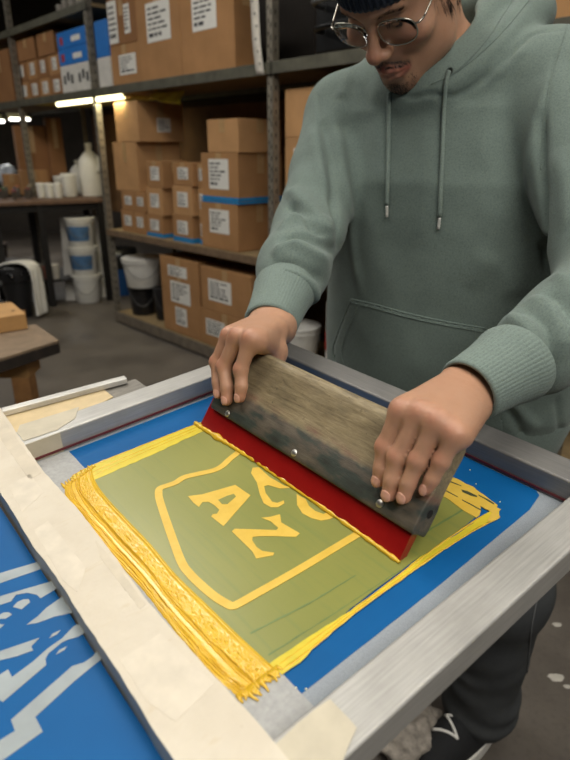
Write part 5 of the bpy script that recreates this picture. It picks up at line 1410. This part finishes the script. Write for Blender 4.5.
# paint chips on the floor
for i, (x, y, r) in enumerate(((557, 625, .014), (556, 678, .022), (567, 687, .010))):
    c = onz(x, y, 0); q = MB().prism(ccw(rough_edge([(r*math.cos(k/9*2*PI)*(1+.3*math.sin(k*2.3)), .6*r*math.sin(k/9*2*PI)) for k in range(9)], .004, .001, i)), .0012, lambda p: p).build('paint_chip', plain('pale_chip', 'b9b4aa', .8), None)
    q.location = (c[0], c[1], .0005); tag(q, 'pale paint chip on the brown floor, '+('uppermost', 'largest', 'at the picture edge')[i], 'chip', 'floor paint chips')
# ================================================================== LIGHT AND CAMERA
def lamp(loc, L, rz, energy, color, vis=True, w=.16, label=None):
    o = empty('ceiling_or_fill_lamp', loc, label, 'lamp', 'ceiling lamps', rz)
    MB().box((0, 0, .06), (L, w*1.1, .05)).build('lamp_housing', bpy.data.materials['lamp_housing'], o)
    for y in (-.04, .04): MB().tube([(-L/2+.02, y, .02), (L/2-.02, y, .02)], .013, 10).build('tube', LT, o, True)
    l = bpy.data.lights.new('ceiling_or_fill_light', 'AREA'); l.shape = 'RECTANGLE'; l.size = L; l.size_y = w; l.energy = energy; l.color = color
    q = bpy.data.objects.new('ceiling_or_fill_light', l); link(q); q.location = (loc[0], loc[1], loc[2]-.01); q.rotation_euler = (0, 0, rz)
LT = NT('bright_tube', .3); LT.b.inputs['Emission Color'].default_value = (1, .96, .88, 1); LT.b.inputs['Emission Strength'].default_value = 8; LT = LT.m
WARM = (1, .965, .90)
lamp((.85, .45, 3.2), 2.1, .69, 24, WARM, label='ceiling lamp widened into a panel for softer shadows over the press table', w=1.7)  # panel size made up to soften the shadows below
lamp((-.75, .6, 3.1), 1.5, .69, 22, WARM, label='ceiling lamp widened into a soft light panel over the aisle beside the press table', w=1.0)  # also enlarged to a panel, replacing missing bounce light in the closed room
lamp((.75, -.95, 2.6), 1.7, .3, 46, WARM, label='added fill light panel behind the camera', w=1.0)  # unseen fill light added to brighten the man and bench from the front
lamp((-1.15, 2.25, 3.25), 1.5, 2.3, 34, WARM, label='ceiling lamp over the aisle in front of the rack', w=.6)
lamp((-3.4, 4.3, 3.2), 1.5, 2.3, 30, WARM, label='ceiling lamp over the far end of the aisle', w=.4)
p = at(3, 123, 6.6); lamp((p[0]-.6, p[1], p[2]), 1.2, .1, 14, WARM, label='small bright lamp at the far left edge of the picture')
p = at(20, 121, 7.4); lamp(p, .26, .2, 6, WARM, label='small bright lamp seen past the far steel post')
w_ = bpy.data.worlds.new('world'); SC.world = w_; w_.use_nodes = True
w_.node_tree.nodes['Background'].inputs[0].default_value = (.75, .8, .9, 1); w_.node_tree.nodes['Background'].inputs[1].default_value = .12
cam = bpy.data.cameras.new('camera'); co = bpy.data.objects.new('camera', cam); COL.objects.link(co); SC.camera = co
co.location = CAM; co.rotation_euler = (PI/2-PITCH, 0, 0); cam.sensor_width = 36; cam.lens = FPX/760*36; cam.clip_start = .02
cam.dof.use_dof = True; cam.dof.focus_distance = .66; cam.dof.aperture_fstop = 6.6
SC.view_settings.view_transform = 'Standard'; SC.view_settings.look = 'None'; SC.view_settings.gamma = 1; SC.view_settings.use_curve_mapping = False
SC.view_settings.exposure = 0.0
bpy.context.view_layer.update()
